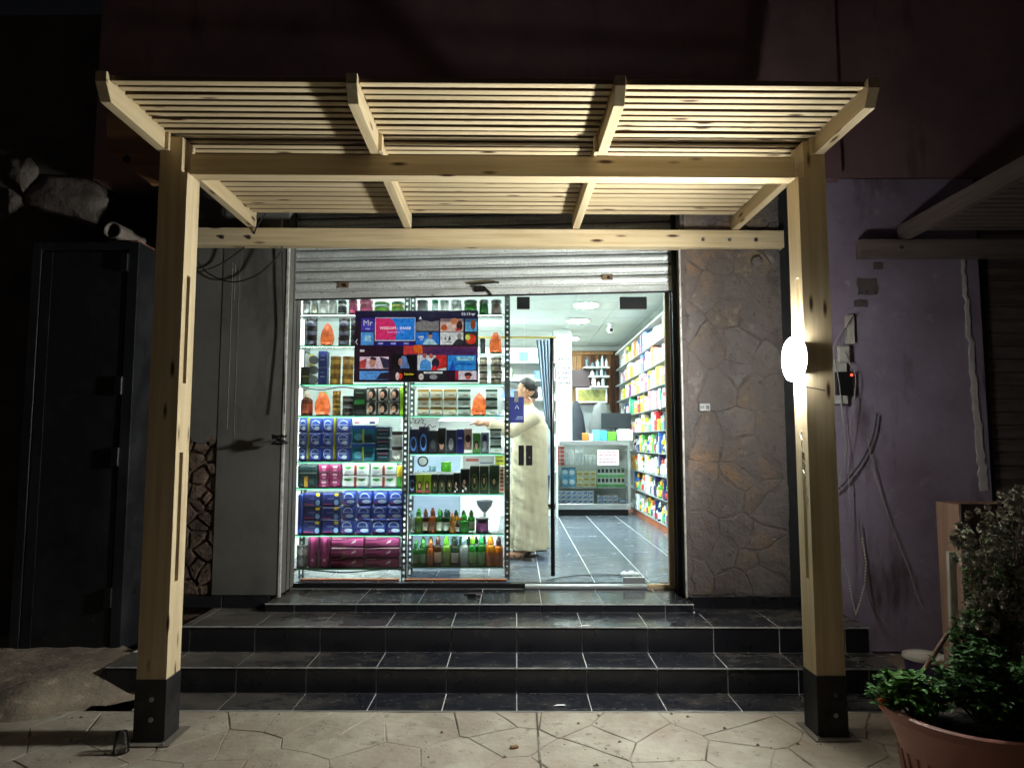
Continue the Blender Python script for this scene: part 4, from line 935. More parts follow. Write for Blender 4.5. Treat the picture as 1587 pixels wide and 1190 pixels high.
# ================================================================ window display shelves
YD = 5.86; DD = .30
XBAY = [(at(459,700,YD).x, at(624,700,YD).x), (at(634,700,YD).x, at(781,700,YD).x)]
SA = [487, 535.6, 595.5, 644, 715, 756, 829, 880.6]; SB = [487, 547, 595, 644, 703, 765, 827, 878]
ZS = [[at(540,y,YD).z for y in SA], [at(700,y,YD).z for y in SB]]
ds = thing('display_shelves', (-.98, 6.0, ZF), 'glass shelves on slotted metal uprights just behind the shop window', 'shelf')
up = MB(); k = 0; zt_ = 2.98
def upright(x, y):
    b_ = MB(); b_.box(x-.022, x-.009, y, y+.004, ZF, zt_).box(x+.009, x+.022, y, y+.004, ZF, zt_).box(x-.022, x-.018, y+.004, y+.035, ZF, zt_).box(x+.018, x+.022, y+.004, y+.035, ZF, zt_)
    z = ZF+.02
    while z < zt_-.05: b_.box(x-.009, x+.009, y, y+.004, z, z+.026); z += .05
    ob('upright', b_, mat('slotted_steel', S(112,116,116), .4, .7, var=.15), ds)
xm, xr_ = (XBAY[0][1]+XBAY[1][0])/2, at(786,700,YD).x
for x in (xm, xr_, XBAY[0][0]-.026):
    upright(x, YD-.03)
    upright(x, YD+DD)
M_STRIP = emitmat('white_led_strip', (.92,1.0,.97), STRIP_L)
for bay in (0, 1):
    for i, z in enumerate(ZS[bay]):
        s_ = ob('shelf', MB().box(XBAY[bay][0], XBAY[bay][1], YD, YD+DD, z-.008, z), M_GLASS, ds)
        ob('green_edge', MB().box(XBAY[bay][0], XBAY[bay][1], YD-.0025, YD-.0002, z-.0125, z+.001), M_GEDGE, s_)
        if i < 7: ob('led_strip', MB().box(XBAY[bay][0]+.01, XBAY[bay][1]-.01, YD+.001, YD+.009, z-.0115, z-.0083), M_STRIP, s_)
        for xx in (XBAY[bay][0]+.01, XBAY[bay][1]-.01): ob('bracket', MB().box(xx-.004, xx+.004, YD+.01, YD+DD-.02, z-.03, z-.0085), M_ALU, s_)
# low white tray board under the bottom shelf, orange floor edging
ob('floor_edging', MB().cbox(-1.80, -.98, 5.76, 5.80, ZF+.001, ZF+.018, .003), mat('worn_orange_edging', S(206,120,72), .6, var=.3, scale=9), label='worn orange strip on the shop floor under the wider display bay', cat='floor strip')
ob('floor_edging', MB().cbox(-.93, -.08, 5.76, 5.80, ZF+.001, ZF+.018, .003), mat('worn_orange_edging', S(206,120,72), .6), label='worn orange strip on the shop floor under the bottle shelves', cat='floor strip')
wire('cable', [Vector((-1.84,5.99,ZS[0][7]-.03)), Vector((-1.5,5.95,ZS[0][7]-.05)), Vector((-1.2,5.96,ZS[0][7]-.03)), Vector((-1.0,5.99,ZS[0][7]-.02))], .006, M_WIRE, 'black cable sagging under the lowest display shelf')
wire('cable', [at(466,597,5.83), at(478,602,5.83), at(500,604,5.83), at(530,600,5.83), at(560,603,5.83), at(600,600,5.83)], .005, M_WIRE, 'thin black cable looping under the tv along the third display shelf')

BAYN = ('timber frame bay', 'bay by the man')
ORD_ = 'first second third fourth fifth sixth seventh eighth ninth tenth eleventh'.split()
ORD = ('top', 'second', 'third', 'fourth', 'fifth', 'sixth', 'seventh', 'lowest')
def deco_mesh(b_, W, H, y, deco, mats):
    for n_, d in enumerate(deco):
        yy = y-.0008*(n_+1); k = d[0]; m = mats.setdefault(d[-1], len(mats))
        X = lambda u: (u-.5)*W
        if k == 'r': b_.poly([(X(d[1]),yy,d[3]*H),(X(d[2]),yy,d[3]*H),(X(d[2]),yy,d[4]*H),(X(d[1]),yy,d[4]*H)], m)
        elif k == 'o': b_.poly([(X(d[1])+d[3]*W*math.cos(a*.5236), yy, d[2]*H+d[4]*H*math.sin(a*.5236)) for a in range(12)], m)
        elif k == 'g':
            a0, a1 = d[6], d[7]; n = 14
            for i in range(n):
                t0, t1 = a0+(a1-a0)*i/n, a0+(a1-a0)*(i+1)/n
                q = [(t0,1),(t1,1),(t1,d[5]),(t0,d[5])]; b_.poly([(X(d[1])+d[3]*W*s_*math.cos(R(t)), yy, d[2]*H+d[4]*H*s_*math.sin(R(t))) for t, s_ in q], m)
        elif k == 'p': b_.poly([(X(u), yy, v*H) for u, v in d[1]], m)
_pm = {}
def prod(key, fn):
    if key not in _pm: _pm[key] = fn()
    return _pm[key]
def carton_mesh(W, H, D, col, deco=(), c=.004, rough=.4):
    def fn():
        b_ = MB().cbox(-W/2, W/2, 0, D, 0, H, c); mats = {col: 0}; deco_mesh(b_, W, H, 0, deco, mats)
        return b_.mesh('carton', [colr(k_, rough) for k_ in mats])
    return prod(('c', round(W,3), round(H,3), round(D,3), col, tuple(map(str,deco))), fn)
def jar_mesh(W, H, col, lid, lab, rough=.3, lidf=.25):
    def fn():
        r_ = W/2; h1 = H*(1-lidf)
        prof = [(r_*.86,0),(r_*.97,.004),(r_*.97,h1*.18),(r_*.975,h1*.19),(r_*.975,h1*.8),(r_*.96,h1*.82),(r_*.9,h1*.99),(r_,h1),(r_,H*.97),(r_*.94,H)]
        return MB().lathe(prof, 18, (0,r_,0), mis=[0,0,0,2,0,0,0,1,1]).mesh('jar', [colr(col,rough), colr(lid,.4), colr(lab,.5)], 35)
    return prod(('j', round(W,3), round(H,3), col, lid, lab), fn)
def bottle_mesh(W, H, col, cap, lab):
    W *= 1.1
    def fn():
        r_ = W/2; prof = [(r_*.85,0),(r_*.98,.004),(r_*.99,H*.1),(r_*1.0,H*.11),(r_*1.0,H*.46),(r_*.99,H*.47),(r_*.98,H*.60),(r_*.80,H*.66),(r_*.42,H*.70),(r_*.42,H*.72),(r_*.58,H*.725),(r_*.56,H*.88),(r_*.34,H*.92),(r_*.30,H)]
        m = mat('bottle_%d_%d_%d' % col, S(*col), .12, var=.15, trans=.45)
        return MB().lathe(prof, 16, (0,r_,0), mis=[0,0,0,2,0,0,0,0,0,1,1,1,1]).mesh('bottle', [m, colr(cap,.3), colr(lab,.5)], 35)
    return prod(('b', round(W,3), round(H,3), col, cap, lab), fn)
def place(name, me, bay, row, px0, px1, label, cat, group=None, z=None, dy=.0, tilt=0, rz=None):
    x = (at(px0, (SA,SB)[bay][row]-15, YD).x + at(px1, (SA,SB)[bay][row]-15, YD).x)/2
    o = ob(name, me, None, loc=(x, YD+.025+dy, (ZS[bay][row] if z is None else z)+.001), rotz=rng.uniform(-.04,.04) if rz is None else rz, label=label, cat=cat, group=group)
    if tilt: o.rotation_euler.y = tilt
    return o
PXM = YD/F          # metres per photograph pixel at the shelves
def wpx(a, b): return (b-a)*PXM*.985
def hpx(bay, row, ytop): return at(600, ytop, YD).z - ZS[bay][row]
def where(bay, row): return 'on the %s shelf, %s' % (ORD[row], BAYN[bay])
def stack(name, mesher, bay, row, cols, ytop, n, label, cat, D=.1, lean=0, dy=0):
    """columns of n like things one on top of another; they share a label and a group"""
    H = hpx(bay, row, ytop)/n
    for ci, (a, b) in enumerate(cols):
        cw = ('first','second','third','fourth')[ci] + ' ' if len(cols) > 1 else 'the '
        for k in range(n):
            if n == 1: lb = '%s, %sof its row, %s shelf, %s' % (label, cw, ORD[row], BAYN[bay])
            else: lb = '%s, %s of %sstack, %s shelf, %s' % (label, ('bottom', ('top' if n == 2 else 'second'), ('top' if n == 3 else 'third'), ('top' if n == 4 else 'fourth'), 'top')[k], cw, ORD[row], BAYN[bay])
            place(name, mesher(wpx(a,b), H-.0015), bay, row, a+lean*k, b+lean*k, lb, cat, label + ' ' + where(bay,row), z=ZS[bay][row]+k*H, dy=dy+rng.uniform(0,.008))
WHT, GRY, BLK, NAV, BLU = (232,234,234), (150,152,154), (26,26,30), (38,48,104), (52,74,170)
LBL, GRN, LIM, YEL, GLD = (196,214,236), (40,120,60), (150,200,50), (232,206,60), (168,124,40)
PNK, MAG, TEA, DTE, ORG = (206,92,128), (146,52,104), (26,96,116), (24,58,70), (230,130,50)
SKN, PUR = (216,166,140), (112,42,84)
# ---- wider bay
for a, b, c, l, lb in ((466,479,WHT,GRY,'white jar with grey lid nearest the timber frame'),(480,491,(214,210,196),WHT,'cream jar second from the timber frame'),(492,506,(226,226,220),(196,196,190),'broad white jar third from the timber frame'),(507,520,(216,216,208),WHT,'off white jar fourth from the timber frame'),(521,535,WHT,(40,40,48),'white jar with a dark label band beside the pink jars')):
    place('jar', jar_mesh(wpx(a,b), .13, c, l, (40,42,52) if a == 521 else c), 0, 0, a, b, lb+' on the top shelf', 'jar')
for a, b, lb in ((538,552,'pink jar beside the white jars on the top shelf'),(554,575,'wide pink jar beside the clear tubs on the top shelf')):
    place('jar', jar_mesh(wpx(a,b), .14, PNK, (180,72,110), (196,80,120)), 0, 0, a, b, lb, 'jar')
for a, b, c, l, lb in ((577,602,(206,222,222),(90,150,70),'clear tub with green leaves above the tv'),(604,625,(206,196,70),(60,130,60),'yellow and green sunflower tub above the tv')):
    place('tub', jar_mesh(wpx(a,b), .12, c, l, (120,170,70)), 0, 0, a, b, lb, 'tub')
# second shelf
stack('jar', lambda W, H: jar_mesh(W, H, (34,30,36), (20,20,24), (96,100,120), lidf=.3), 0, 1, [(470,488),(521,539)], 491, 3, 'black jar with a pale print', 'jar')
stack('jar', lambda W, H: jar_mesh(W, H, (34,30,36), (20,20,24), (54,50,60), lidf=.3), 0, 1, [(540,556)], 491, 3, 'black jar half behind the tv', 'jar')
# third shelf
place('carton', carton_mesh(wpx(464,478), hpx(0,2,568), .1, (44,52,30), (('r',.0,1,.42,.5,(150,140,70)),)), 0, 2, 464, 478, 'dark olive carton at the timber frame on the third shelf', 'carton')
place('carton', carton_mesh(wpx(463,476), hpx(0,2,545), .06, WHT, (('r',.6,1,0,1,(226,220,70)),)), 0, 2, 463, 476, 'tall white carton with a yellow stripe behind the olive carton', 'carton', dy=.13)
stack('round_tin', lambda W, H: prod(('tin',W,H), lambda: MB().lathe([(W*.46,0),(W*.5,.01),(W*.5,.04),(W*.38,.045)], 20, (0,0,H/2), axis='y').mesh('tin', colr((96,100,100),.3), 35)), 0, 2, [(476,490)], 549, 3, 'round grey tin on edge', 'tin', dy=.0)
stack('carton', lambda W, H: carton_mesh(W, H, .09, NAV, (('r',.25,.75,.45,.5,(150,150,180)),('r',.3,.7,.7,.74,(120,124,170)))), 0, 2, [(491,505)], 543, 2, 'tall navy carton', 'carton')
stack('jar', lambda W, H: jar_mesh(W, H, (156,116,40), (120,86,28), (176,134,52), .22, .3), 0, 2, [(508,525),(527,545)], 551, 3, 'gold jar', 'jar')
# fourth shelf
place('bottle', bottle_mesh(wpx(463,480), hpx(0,3,604), (120,62,40), (190,180,160), (150,70,40)), 0, 3, 463, 480, 'brown bottle beside the glowing salt lamp, fourth shelf', 'bottle')
place('carton', carton_mesh(wpx(484,496), .12, .05, LIM, ()), 0, 3, 484, 496, 'lime green carton behind the glowing salt lamp', 'carton', dy=.16, z=ZS[0][3]+.10)
place('shelf_riser', carton_mesh(wpx(484,496), .098, .05, WHT, ()), 0, 3, 484, 496, 'white carton under the lime carton behind the salt lamp', 'carton', dy=.16)
stack('jar', lambda W, H: jar_mesh(W, H, (150,116,44), (120,90,30), (180,140,60), .22, .35), 0, 3, [(512,525)], 605, 5, 'flat gold tin', 'tin')
stack('jar', lambda W, H: jar_mesh(W, H, (24,24,28), (14,14,18), (90,90,96), .25), 0, 3, [(527,545)], 613, 3, 'black jar beside gold tins', 'jar')
place('carton', carton_mesh(wpx(546,566), hpx(0,3,603), .1, (26,34,30), (('r',.1,.9,.42,.62,(56,140,70)),('r',.2,.8,.85,.88,(120,130,120)),('o',.5,.2,.3,.16,(50,50,54)))), 0, 3, 546, 566, 'black and green hair dye carton beside the portrait cartons', 'carton')
face = (('r',.06,.94,.1,.9,(150,144,138)),('o',.55,.56,.36,.36,(24,20,20)),('o',.42,.46,.2,.25,SKN),('r',.3,.6,.05,.25,(30,26,26)),('r',.36,.5,.33,.36,(150,60,60)))
stack('carton', lambda W, H: carton_mesh(W, H, .08, (56,56,52), face), 0, 3, [(566,583),(584,601),(602,619)], 600, 2, 'dark haired portrait dye carton', 'carton')
place('carton', carton_mesh(wpx(619,626), hpx(0,3,600), .09, LIM), 0, 3, 619, 626, 'narrow lime carton at the end of the portrait cartons', 'carton')
# fifth shelf
ring = (('g',.5,.54,.36,.34,.86,20,330,LBL),('r',.2,.8,.5,.58,(160,184,226)),('o',.62,.3,.2,.14,(206,222,240)),('r',.0,1,.02,.1,(30,44,120)))
stack('pack', lambda W, H: carton_mesh(W, H, .12, BLU, ring, .012), 0, 4, [(460,473),(477,496),(497,514),(519,541)], 648, 3, 'blue soft pack with a pale ring', 'pack')
for a, b in ((473,477),(514,518)): place('carton', carton_mesh(wpx(a,b), hpx(0,4,648), .10, (150,150,40)), 0, 4, a, b, 'thin olive divider between blue packs, %s the timber frame, fifth shelf' % ('near' if a < 500 else 'farther from'), 'carton', 'olive dividers between the blue packs', dy=.01)
stack('pack', lambda W, H: carton_mesh(W, H, .12, TEA, (('r',0,1,.8,1,(40,80,150)),('o',.3,.35,.2,.2,(90,150,170)),('r',.55,.9,.2,.5,DTE),('r',.46,.54,0,.8,(150,160,50))), .01), 0, 4, [(543,580)], 659, 2, 'wide teal soft pack', 'pack')
stack('pack', lambda W, H: carton_mesh(W, H, .12, DTE, (('r',.1,.9,.62,.72,(150,110,130)),('r',.2,.8,.3,.38,(90,130,140)),('o',.5,.5,.3,.1,(40,40,52))), .01), 0, 4, [(581,603)], 660, 3, 'dark petrol soft pack', 'pack')
stack('jar', lambda W, H: jar_mesh(W, H, (220,220,216), (60,56,56), (200,200,196)), 0, 4, [(605,622)], 668, 2, 'white canister', 'canister')
place('carton', carton_mesh(.10, .06, .05, WHT, (('r',.2,.6,.3,.5,PNK),)), 0, 4, 545, 562, 'small white carton with a pink mark on the teal packs', 'carton', z=ZS[0][4]+hpx(0,4,659)+.001)
place('carton', carton_mesh(.12, .065, .05, (224,228,230), (('r',.4,.8,.2,.5,(60,70,110)),)), 0, 4, 563, 583, 'small white carton with a navy mark on the teal packs', 'carton', z=ZS[0][4]+hpx(0,4,659)+.001)
# sixth shelf
place('pack', carton_mesh(wpx(459,490), hpx(0,5,721), .12, (34,56,58), (('r',.0,1,.62,.68,(110,130,126)),('r',.35,.55,0,.5,(176,140,50)),('r',.6,.9,.2,.4,(60,90,90))), .012), 0, 5, 459, 490, 'dark grey green soft pack at the timber frame, sixth shelf', 'pack')
stack('carton', lambda W, H: carton_mesh(W, H, .1, (150,44,96), (('r',.3,.7,.55,.85,(226,190,210)),('r',.35,.65,.15,.4,(210,150,180)),('r',.0,.04,0,1,(90,20,56))), .006), 0, 5, [(492,509),(509.5,526)], 720, 3, 'magenta carton with pale lettering', 'carton')
leafd = lambda u: (('p',[(u-.16,.66),(u,.50),(u+.16,.66),(u+.09,.74),(u-.09,.74)],(50,140,60)),('r',u-.10,u+.1,.2,.36,(196,206,214)))
stack('pack', lambda W, H: carton_mesh(W, H, .12, (222,230,232), leafd(.22)+leafd(.74)+(('r',.45,.55,.0,.9,(150,60,50)),('r',.05,.25,.04,.1,(50,60,70))), .012), 0, 5, [(529,570),(573,614)], 718, 2, 'white pack with green leaves', 'pack')
place('carton', carton_mesh(wpx(615,622), hpx(0,5,722), .07, YEL, (('r',0,1,0,.5,(90,190,90)),)), 0, 5, 615, 622, 'narrow yellow and green carton at the end of the sixth shelf', 'carton')
# seventh shelf
place('pack', carton_mesh(wpx(459,467), hpx(0,6,766), .12, (52,74,160), (), .01), 0, 6, 459, 467, 'narrow blue soft pack standing at the timber frame, seventh shelf', 'pack')
stack('pack', lambda W, H: carton_mesh(W, H, .12, (46,56,120), (('o',.82,.86,.14,.12,YEL),('r',.05,.6,.16,.22,(190,70,110)),('o',.82,.3,.13,.2,(150,190,230)),('r',.3,.7,.55,.6,(130,140,190))), .01), 0, 6, [(468,495),(497,524)], 764, 3, 'navy soft pack with a yellow dot', 'pack')
stack('pack', lambda W, H: carton_mesh(W, H, .12, (48,70,172), (('g',.48,.60,.36,.3,.8,-20,200,LBL),('r',.2,.8,.52,.6,(140,160,220)),('o',.62,.3,.3,.13,(190,210,235)),('o',.2,.2,.1,.1,(150,60,120))), .012), 0, 6, [(526,547),(550,572),(574,597),(598,621)], 762, 3, 'blue pack with a pale arch', 'pack', lean=1.2)
# lowest shelf
stack('jar', lambda W, H: jar_mesh(W, H, (150,146,140), (110,108,104), (180,176,168)), 0, 7, [(457,465),(466,474)], 846, 2, 'small grey jar', 'jar')
lean_bottle = (('p',[(.30,.95),(.36,.62),(.22,.35),(.24,.1),(.5,.02),(.78,.1),(.8,.35),(.62,.62),(.66,.95)],(150,64,112)),('o',.5,.24,.14,.05,(216,190,210)))
for i, (a, b) in enumerate(((475,491),(493,510))): place('pack', carton_mesh(wpx(a,b), hpx(0,7,832), .11, (92,34,66), lean_bottle, .008), 0, 7, a, b, 'upright plum pack with a bottle shape, %s of two' % ('nearer the timber frame','nearer the flat packs')[i], 'pack')
side_bottle = (('p',[(.02,.42),(.3,.44),(.5,.2),(.78,.1),(.97,.14),(.97,.88),(.74,.9),(.5,.74),(.3,.66),(.02,.64)],(150,66,114)),('p',[(.6,.35),(.74,.5),(.76,.75),(.66,.6)],(216,206,206)),('r',.04,.34,.8,.86,(180,120,150)))
stack('pack', lambda W, H: carton_mesh(W, H, .12, (88,32,62), side_bottle, .008), 0, 7, [(511,563),(564,618)], 833, 3, 'flat plum bottle print pack', 'pack')
# ---- bay by the man
for a, b, c, l, lb in ((644,662,(120,124,124),(90,94,94),'grey tub above the tv'),(668,679,(200,226,216),(80,170,130),'mint tub above the tv'),(680,695,(222,228,226),(206,214,212),'white tub above the tv'),(697,715,(226,230,230),(210,214,214),'wide white tub above the tv'),(718,740,(60,120,56),(40,84,40),'leaf green tub above the tv'),(742,757,(44,96,50),(30,56,34),'dark green tub above the tv corner'),(760,778,(112,98,90),(86,76,72),'brown grey jar nearest the slotted upright')):
    place('tub', jar_mesh(wpx(a,b), .135, c, l, tuple(min(255,int(v*1.15)) for v in c)), 1, 0, a, b, lb+' on the top shelf', 'tub')
place('cup', jar_mesh(wpx(743,752), hpx(1,1,524), (60,70,72), (40,48,50), (70,82,84)), 1, 1, 743, 752, 'small dark grey beaker beside the tv corner', 'cup')
stack('jar', lambda W, H: jar_mesh(W, H, (190,178,160), (70,64,56), (150,140,126), lidf=.4), 1, 2, [(742,755),(760,778)], 553, 4, 'cream jar with dark lid', 'jar')
tub = lambda W, H, lid, lab: carton_mesh(W, H, .09, (196,206,200), (('r',0,1,.74,1,lid),('r',.05,.95,.08,.66,lab),('r',.4,.8,.3,.4,(120,110,80))), .008)
stack('tub', lambda W, H: tub(W, H, (150,112,40), (206,200,176)), 1, 3, [(646,664),(666,685),(687,707)], 603, 3, 'gold lidded tub', 'tub')
stack('tub', lambda W, H: tub(W, H, (34,66,50), (186,200,194)), 1, 3, [(709,729),(752,771)], 603, 3, 'green lidded tub', 'tub')
# fifth shelf
for i, (a, b, yt, c, dc, lb) in enumerate((
    (633,647,665,(30,36,60),(('g',.5,.4,.36,.3,.7,0,360,(90,140,210)),),'dark navy carton with a blue ring nearest the wide bay'),
    (648,663,661,(28,32,52),(('g',.5,.42,.36,.32,.7,0,360,(96,146,216)),),'dark navy carton with a blue ring second from the wide bay'),
    (664,677,667,(36,38,44),(('o',.5,.4,.3,.2,(90,90,96)),),'black carton with a grey oval'),
    (678,690,663,(34,32,36),(('o',.5,.35,.28,.2,SKN),('o',.5,.5,.4,.16,(14,12,12))),'black carton with a small portrait'),
    (691,706,666,(40,42,52),(('o',.5,.4,.26,.26,(150,150,156)),),'charcoal carton with a pale oval'),
    (707,718,665,(40,44,110),(('r',.2,.8,.6,.66,(160,160,200)),),'blue violet carton among the dark cartons'),
    (719,731,664,(150,120,110),(('o',.5,.45,.3,.2,SKN),('o',.5,.6,.36,.16,(40,24,24)),('r',0,1,0,.15,(222,222,222))),'rose brown carton with a portrait'),
    (732,744,671,(70,130,60),(('o',.5,.4,.3,.22,(36,26,22)),('o',.5,.36,.18,.16,SKN)),'green carton with a portrait'),
    (745,757,670,(110,120,130),(('o',.5,.7,.3,.2,(40,40,80)),('o',.5,.4,.25,.2,(180,180,190))),'grey carton with a violet spot'))):
    place('carton', carton_mesh(wpx(a,b), hpx(1,4,yt), .1, c, dc), 1, 4, a, b, lb+' on the fifth shelf', 'carton')
stack('tub', lambda W, H: tub(W, H, (26,60,44), (180,196,190)), 1, 4, [(759,777)], 664, 3, 'green lidded tub', 'tub')
# sixth shelf
hair = (('o',.5,.42,.34,.3,(96,120,60)),('o',.5,.42,.24,.26,(18,16,14)),('o',.5,.46,.12,.12,SKN))
place('carton', carton_mesh(wpx(633,643), hpx(1,5,736), .1, (30,34,44), (('g',.5,.45,.4,.3,.7,30,330,(120,150,200)),)), 1, 5, 633, 643, 'dark carton with a pale ring at the wide bay, sixth shelf', 'carton')
for i, (a, b) in enumerate(((644,655),(656,667))): place('carton', carton_mesh(wpx(a,b), hpx(1,5,735), .1, (150,176,40), (('o',.5,.36,.34,.28,(50,28,26)),('o',.5,.42,.18,.14,SKN),('r',.1,.9,0,.18,(150,60,80)))), 1, 5, a, b, 'lime carton with a portrait, %s' % ('nearer the wide bay','nearer the black cartons')[i], 'carton')
stack('carton', lambda W, H: carton_mesh(W, H, .1, (30,34,28), hair), 1, 5, [(668,678),(679,690),(691,701)], 735, 1, 'short black long haired portrait carton', 'carton')
for (a, b, yt, lb) in ((702,712,733,'black carton with white blossom print'),(713,727,727,'taller black carton with a portrait beside the blossom carton')):
    place('carton', carton_mesh(wpx(a,b), hpx(1,5,yt), .1, (28,30,28), (('o',.4,.45,.2,.2,SKN),('o',.5,.55,.36,.24,(14,14,14)),('o',.6,.2,.12,.06,(220,220,214)),('o',.3,.1,.12,.06,(210,214,206)),('o',.45,.47,.14,.1,SKN))), 1, 5, a, b, lb+' on the sixth shelf', 'carton')
stack('carton', lambda W, H: carton_mesh(W, H, .1, (26,36,24), hair), 1, 5, [(728,742),(743,757)], 722, 1, 'tall dark green portrait carton', 'carton')
place('carton', carton_mesh(wpx(758,773), hpx(1,5,721), .1, (40,64,38), (('o',.5,.35,.3,.24,(16,14,12)),('o',.5,.42,.14,.1,SKN))), 1, 5, 758, 773, 'forest green carton with a portrait beside the striped carton', 'carton')
place('carton', carton_mesh(wpx(774,781), hpx(1,5,722), .1, (232,220,210), tuple(('r',.1,.9,.1+.14*k,.17+.14*k,(206,90,60)) for k in range(6))), 1, 5, 774, 781, 'narrow white carton with orange stripes at the end of the sixth shelf', 'carton')
# a clear step behind carries a cup
za = hpx(1,5,732)
place('carton', carton_mesh(wpx(634,712), za-.004, .06, (226,230,236)), 1, 5, 634, 712, 'long white carton standing behind the portrait cartons', 'carton', dy=.18, rz=0)
place('cup', jar_mesh(wpx(678,695), .085, (110,214,50), (130,226,70), (90,200,40)), 1, 5, 678, 695, 'lime green cup on the long white carton', 'cup', z=ZS[1][5]+za-.003, dy=.175)
place('cup', jar_mesh(wpx(659,671), .05, (160,206,226), (180,220,236), (150,200,220)), 1, 5, 659, 671, 'small pale blue pot on the long white carton', 'pot', z=ZS[1][5]+za-.003, dy=.175)
place('carton', carton_mesh(wpx(714,765), hpx(1,5,707), .05, (226,230,228), (('r',.1,.5,.84,.92,(200,110,100)),('r',.55,.95,.78,.82,(120,140,160)))), 1, 5, 714, 765, 'wide white printed carton behind the tall dark cartons', 'carton', dy=.19, rz=0)
place('carton', carton_mesh(wpx(766,781), hpx(1,5,705), .05, (206,216,60), (('r',.1,.9,.5,.55,(120,130,40)),('r',.1,.9,.8,.85,(120,130,40)))), 1, 5, 766, 781, 'yellow carton behind the striped carton', 'carton', dy=.19, rz=0)
# seventh and lowest shelf: bottles
CL, GB, BR, OB, DG, AM, OJ = (196,206,200), (50,140,50), (110,60,30), (190,104,40), (24,60,30), (214,150,40), (240,140,30)
for a, b, yt, c, cap, lab, lb in ((632,641,791,CL,(150,190,200),(120,130,120),'clear bottle with a pale blue cap'),(642,653,789,(120,170,50),(60,180,60),(60,90,50),'yellow green bottle with a green cap'),(654,662,789,(90,50,30),(120,60,40),(150,140,120),'slim brown bottle with a brown cap'),(663,675,788,(196,110,50),(130,70,50),(110,70,50),'broad amber bottle with a brown cap'),(676,684,789,GB,(80,200,80),(190,200,180),'slim green bottle with a light label'),(685,695,790,DG,(40,90,80),(150,160,150),'dark green bottle with a teal cap'),(696,704,796,AM,(230,120,60),(130,90,40),'honey bottle with an orange cap'),(705,711,806,BR,(60,50,40),(150,150,140),'short brown bottle'),(712,726,797,(50,160,50),(70,190,70),(40,100,40),'wide bright green bottle')):
    place('bottle', bottle_mesh(wpx(a,b), hpx(1,6,yt), c, cap, lab), 1, 6, a, b, lb+' on the seventh shelf', 'bottle')
place('jar', jar_mesh(wpx(736,757), hpx(1,6,804), (44,34,48), (70,66,72), (120,60,110), lidf=.15), 1, 6, 736, 757, 'squat black jar with a purple label beside the seventh shelf bottles', 'jar')
for a, b, yt, c, cap, lab, lb in ((638,648,838,(40,120,44),(50,150,60),(90,120,90),'green bottle nearest the wide bay'),(649,660,837,(40,112,44),(90,190,90),(96,126,96),'green bottle second from the wide bay'),(661,671,837,OB,(226,130,60),(130,80,60),'amber bottle with an orange cap'),(672,683,831,(90,48,28),(70,40,30),(170,150,130),'tall brown bottle'),(684,697,832,(130,190,60),(110,200,50),(110,130,80),'lime bottle with a bright cap'),(698,711,833,(34,60,40),(46,70,60),(150,150,140),'black green bottle with a light label'),(712,725,831,CL,(150,180,200),(150,166,170),'clear bottle with a grey label'),(726,738,831,(36,150,50),(130,210,60),(110,150,100),'bright green bottle with a lime cap'),(739,751,830,(36,140,50),(60,180,110),(100,150,100),'bright green bottle with a mint cap'),(752,765,831,(236,150,30),(240,150,50),(150,80,40),'orange bottle with an orange cap'),(766,779,834,(240,130,20),(60,40,36),(150,84,50),'orange bottle with a dark cap')):
    place('bottle', bottle_mesh(wpx(a,b), hpx(1,7,yt), c, cap, lab), 1, 7, a, b, lb+' on the lowest shelf', 'bottle')

for row, n0, yt, cols_ in ((6, 632, 794, (GB, BR, OB, DG, GB, AM, OB, GB)), (7, 640, 836, (GB, DG, GB, BR, OB, GB, DG, CL, GB, AM, OJ))):
    for k, c in enumerate(cols_):
        a = n0 + k*12.2 + 5; nm_ = {GB:'green', BR:'brown', OB:'amber', DG:'dark green', AM:'honey', OJ:'orange', CL:'clear'}[c]
        place('bottle', bottle_mesh(wpx(a, a+11), hpx(1, row, yt), c, (60,90,50), (150,150,130)), 1, row, a, a+11, '%s bottle in the back row, %s from the wide bay, %s shelf' % (nm_, ORD_[k], ORD[row]), 'bottle', 'bottles in the back row of the %s shelf' % ORD[row], dy=.15)
# ---- salt lamps
def salt(px0, px1, y0, bay, row, label, seed, L=1.5):
    W = wpx(px0,px1); H = hpx(bay,row,y0); r = random.Random(seed); b_ = MB(); n = 12; pr_ = [(.38,.06),(.47,.14),(.5,.3),(.48,.48),(.42,.66),(.33,.81),(.21,.92),(.09,.985)]
    V = []
    for (rr, z) in pr_:
        for i in range(n):
            a = 2*math.pi*i/n; k = rr*W*r.uniform(.88,1.08); V.append((k*math.cos(a), k*math.sin(a), z*H+r.uniform(-.009,.009)))
    V += [(0,0,H)]; f = [(j*n+i, j*n+(i+1)%n, (j+1)*n+(i+1)%n, (j+1)*n+i) for j in range(len(pr_)-1) for i in range(n)] + [((len(pr_)-1)*n+i, (len(pr_)-1)*n+(i+1)%n, len(pr_)*n) for i in range(n)]
    x = (at(px0,(SA,SB)[bay][row]-15,YD).x+at(px1,(SA,SB)[bay][row]-15,YD).x)/2
    t = thing('salt_lamp', (x, YD+.07, ZS[bay][row]+.001), label, 'salt lamp')
    ob('rock', MB().add(V, f+[tuple(range(n))[::-1]]), emitmat('glowing_salt_%d' % seed, (1.0,.16,.035), L, .6, 22), t, smooth=12, local=True)
    ob('base', MB().lathe([(.40*W,0),(.42*W,.006),(.38*W,.06*H)], 20), wood(0,'lamp_base_wood',S(70,44,30),S(46,28,20),knots=False), t, local=True)
salt(493,515,500,0,1,'dull orange salt lamp between the stacked black jars',1,.75)
salt(484,509,607,0,3,'bright orange salt lamp beside the brown bottle',2,1.15)
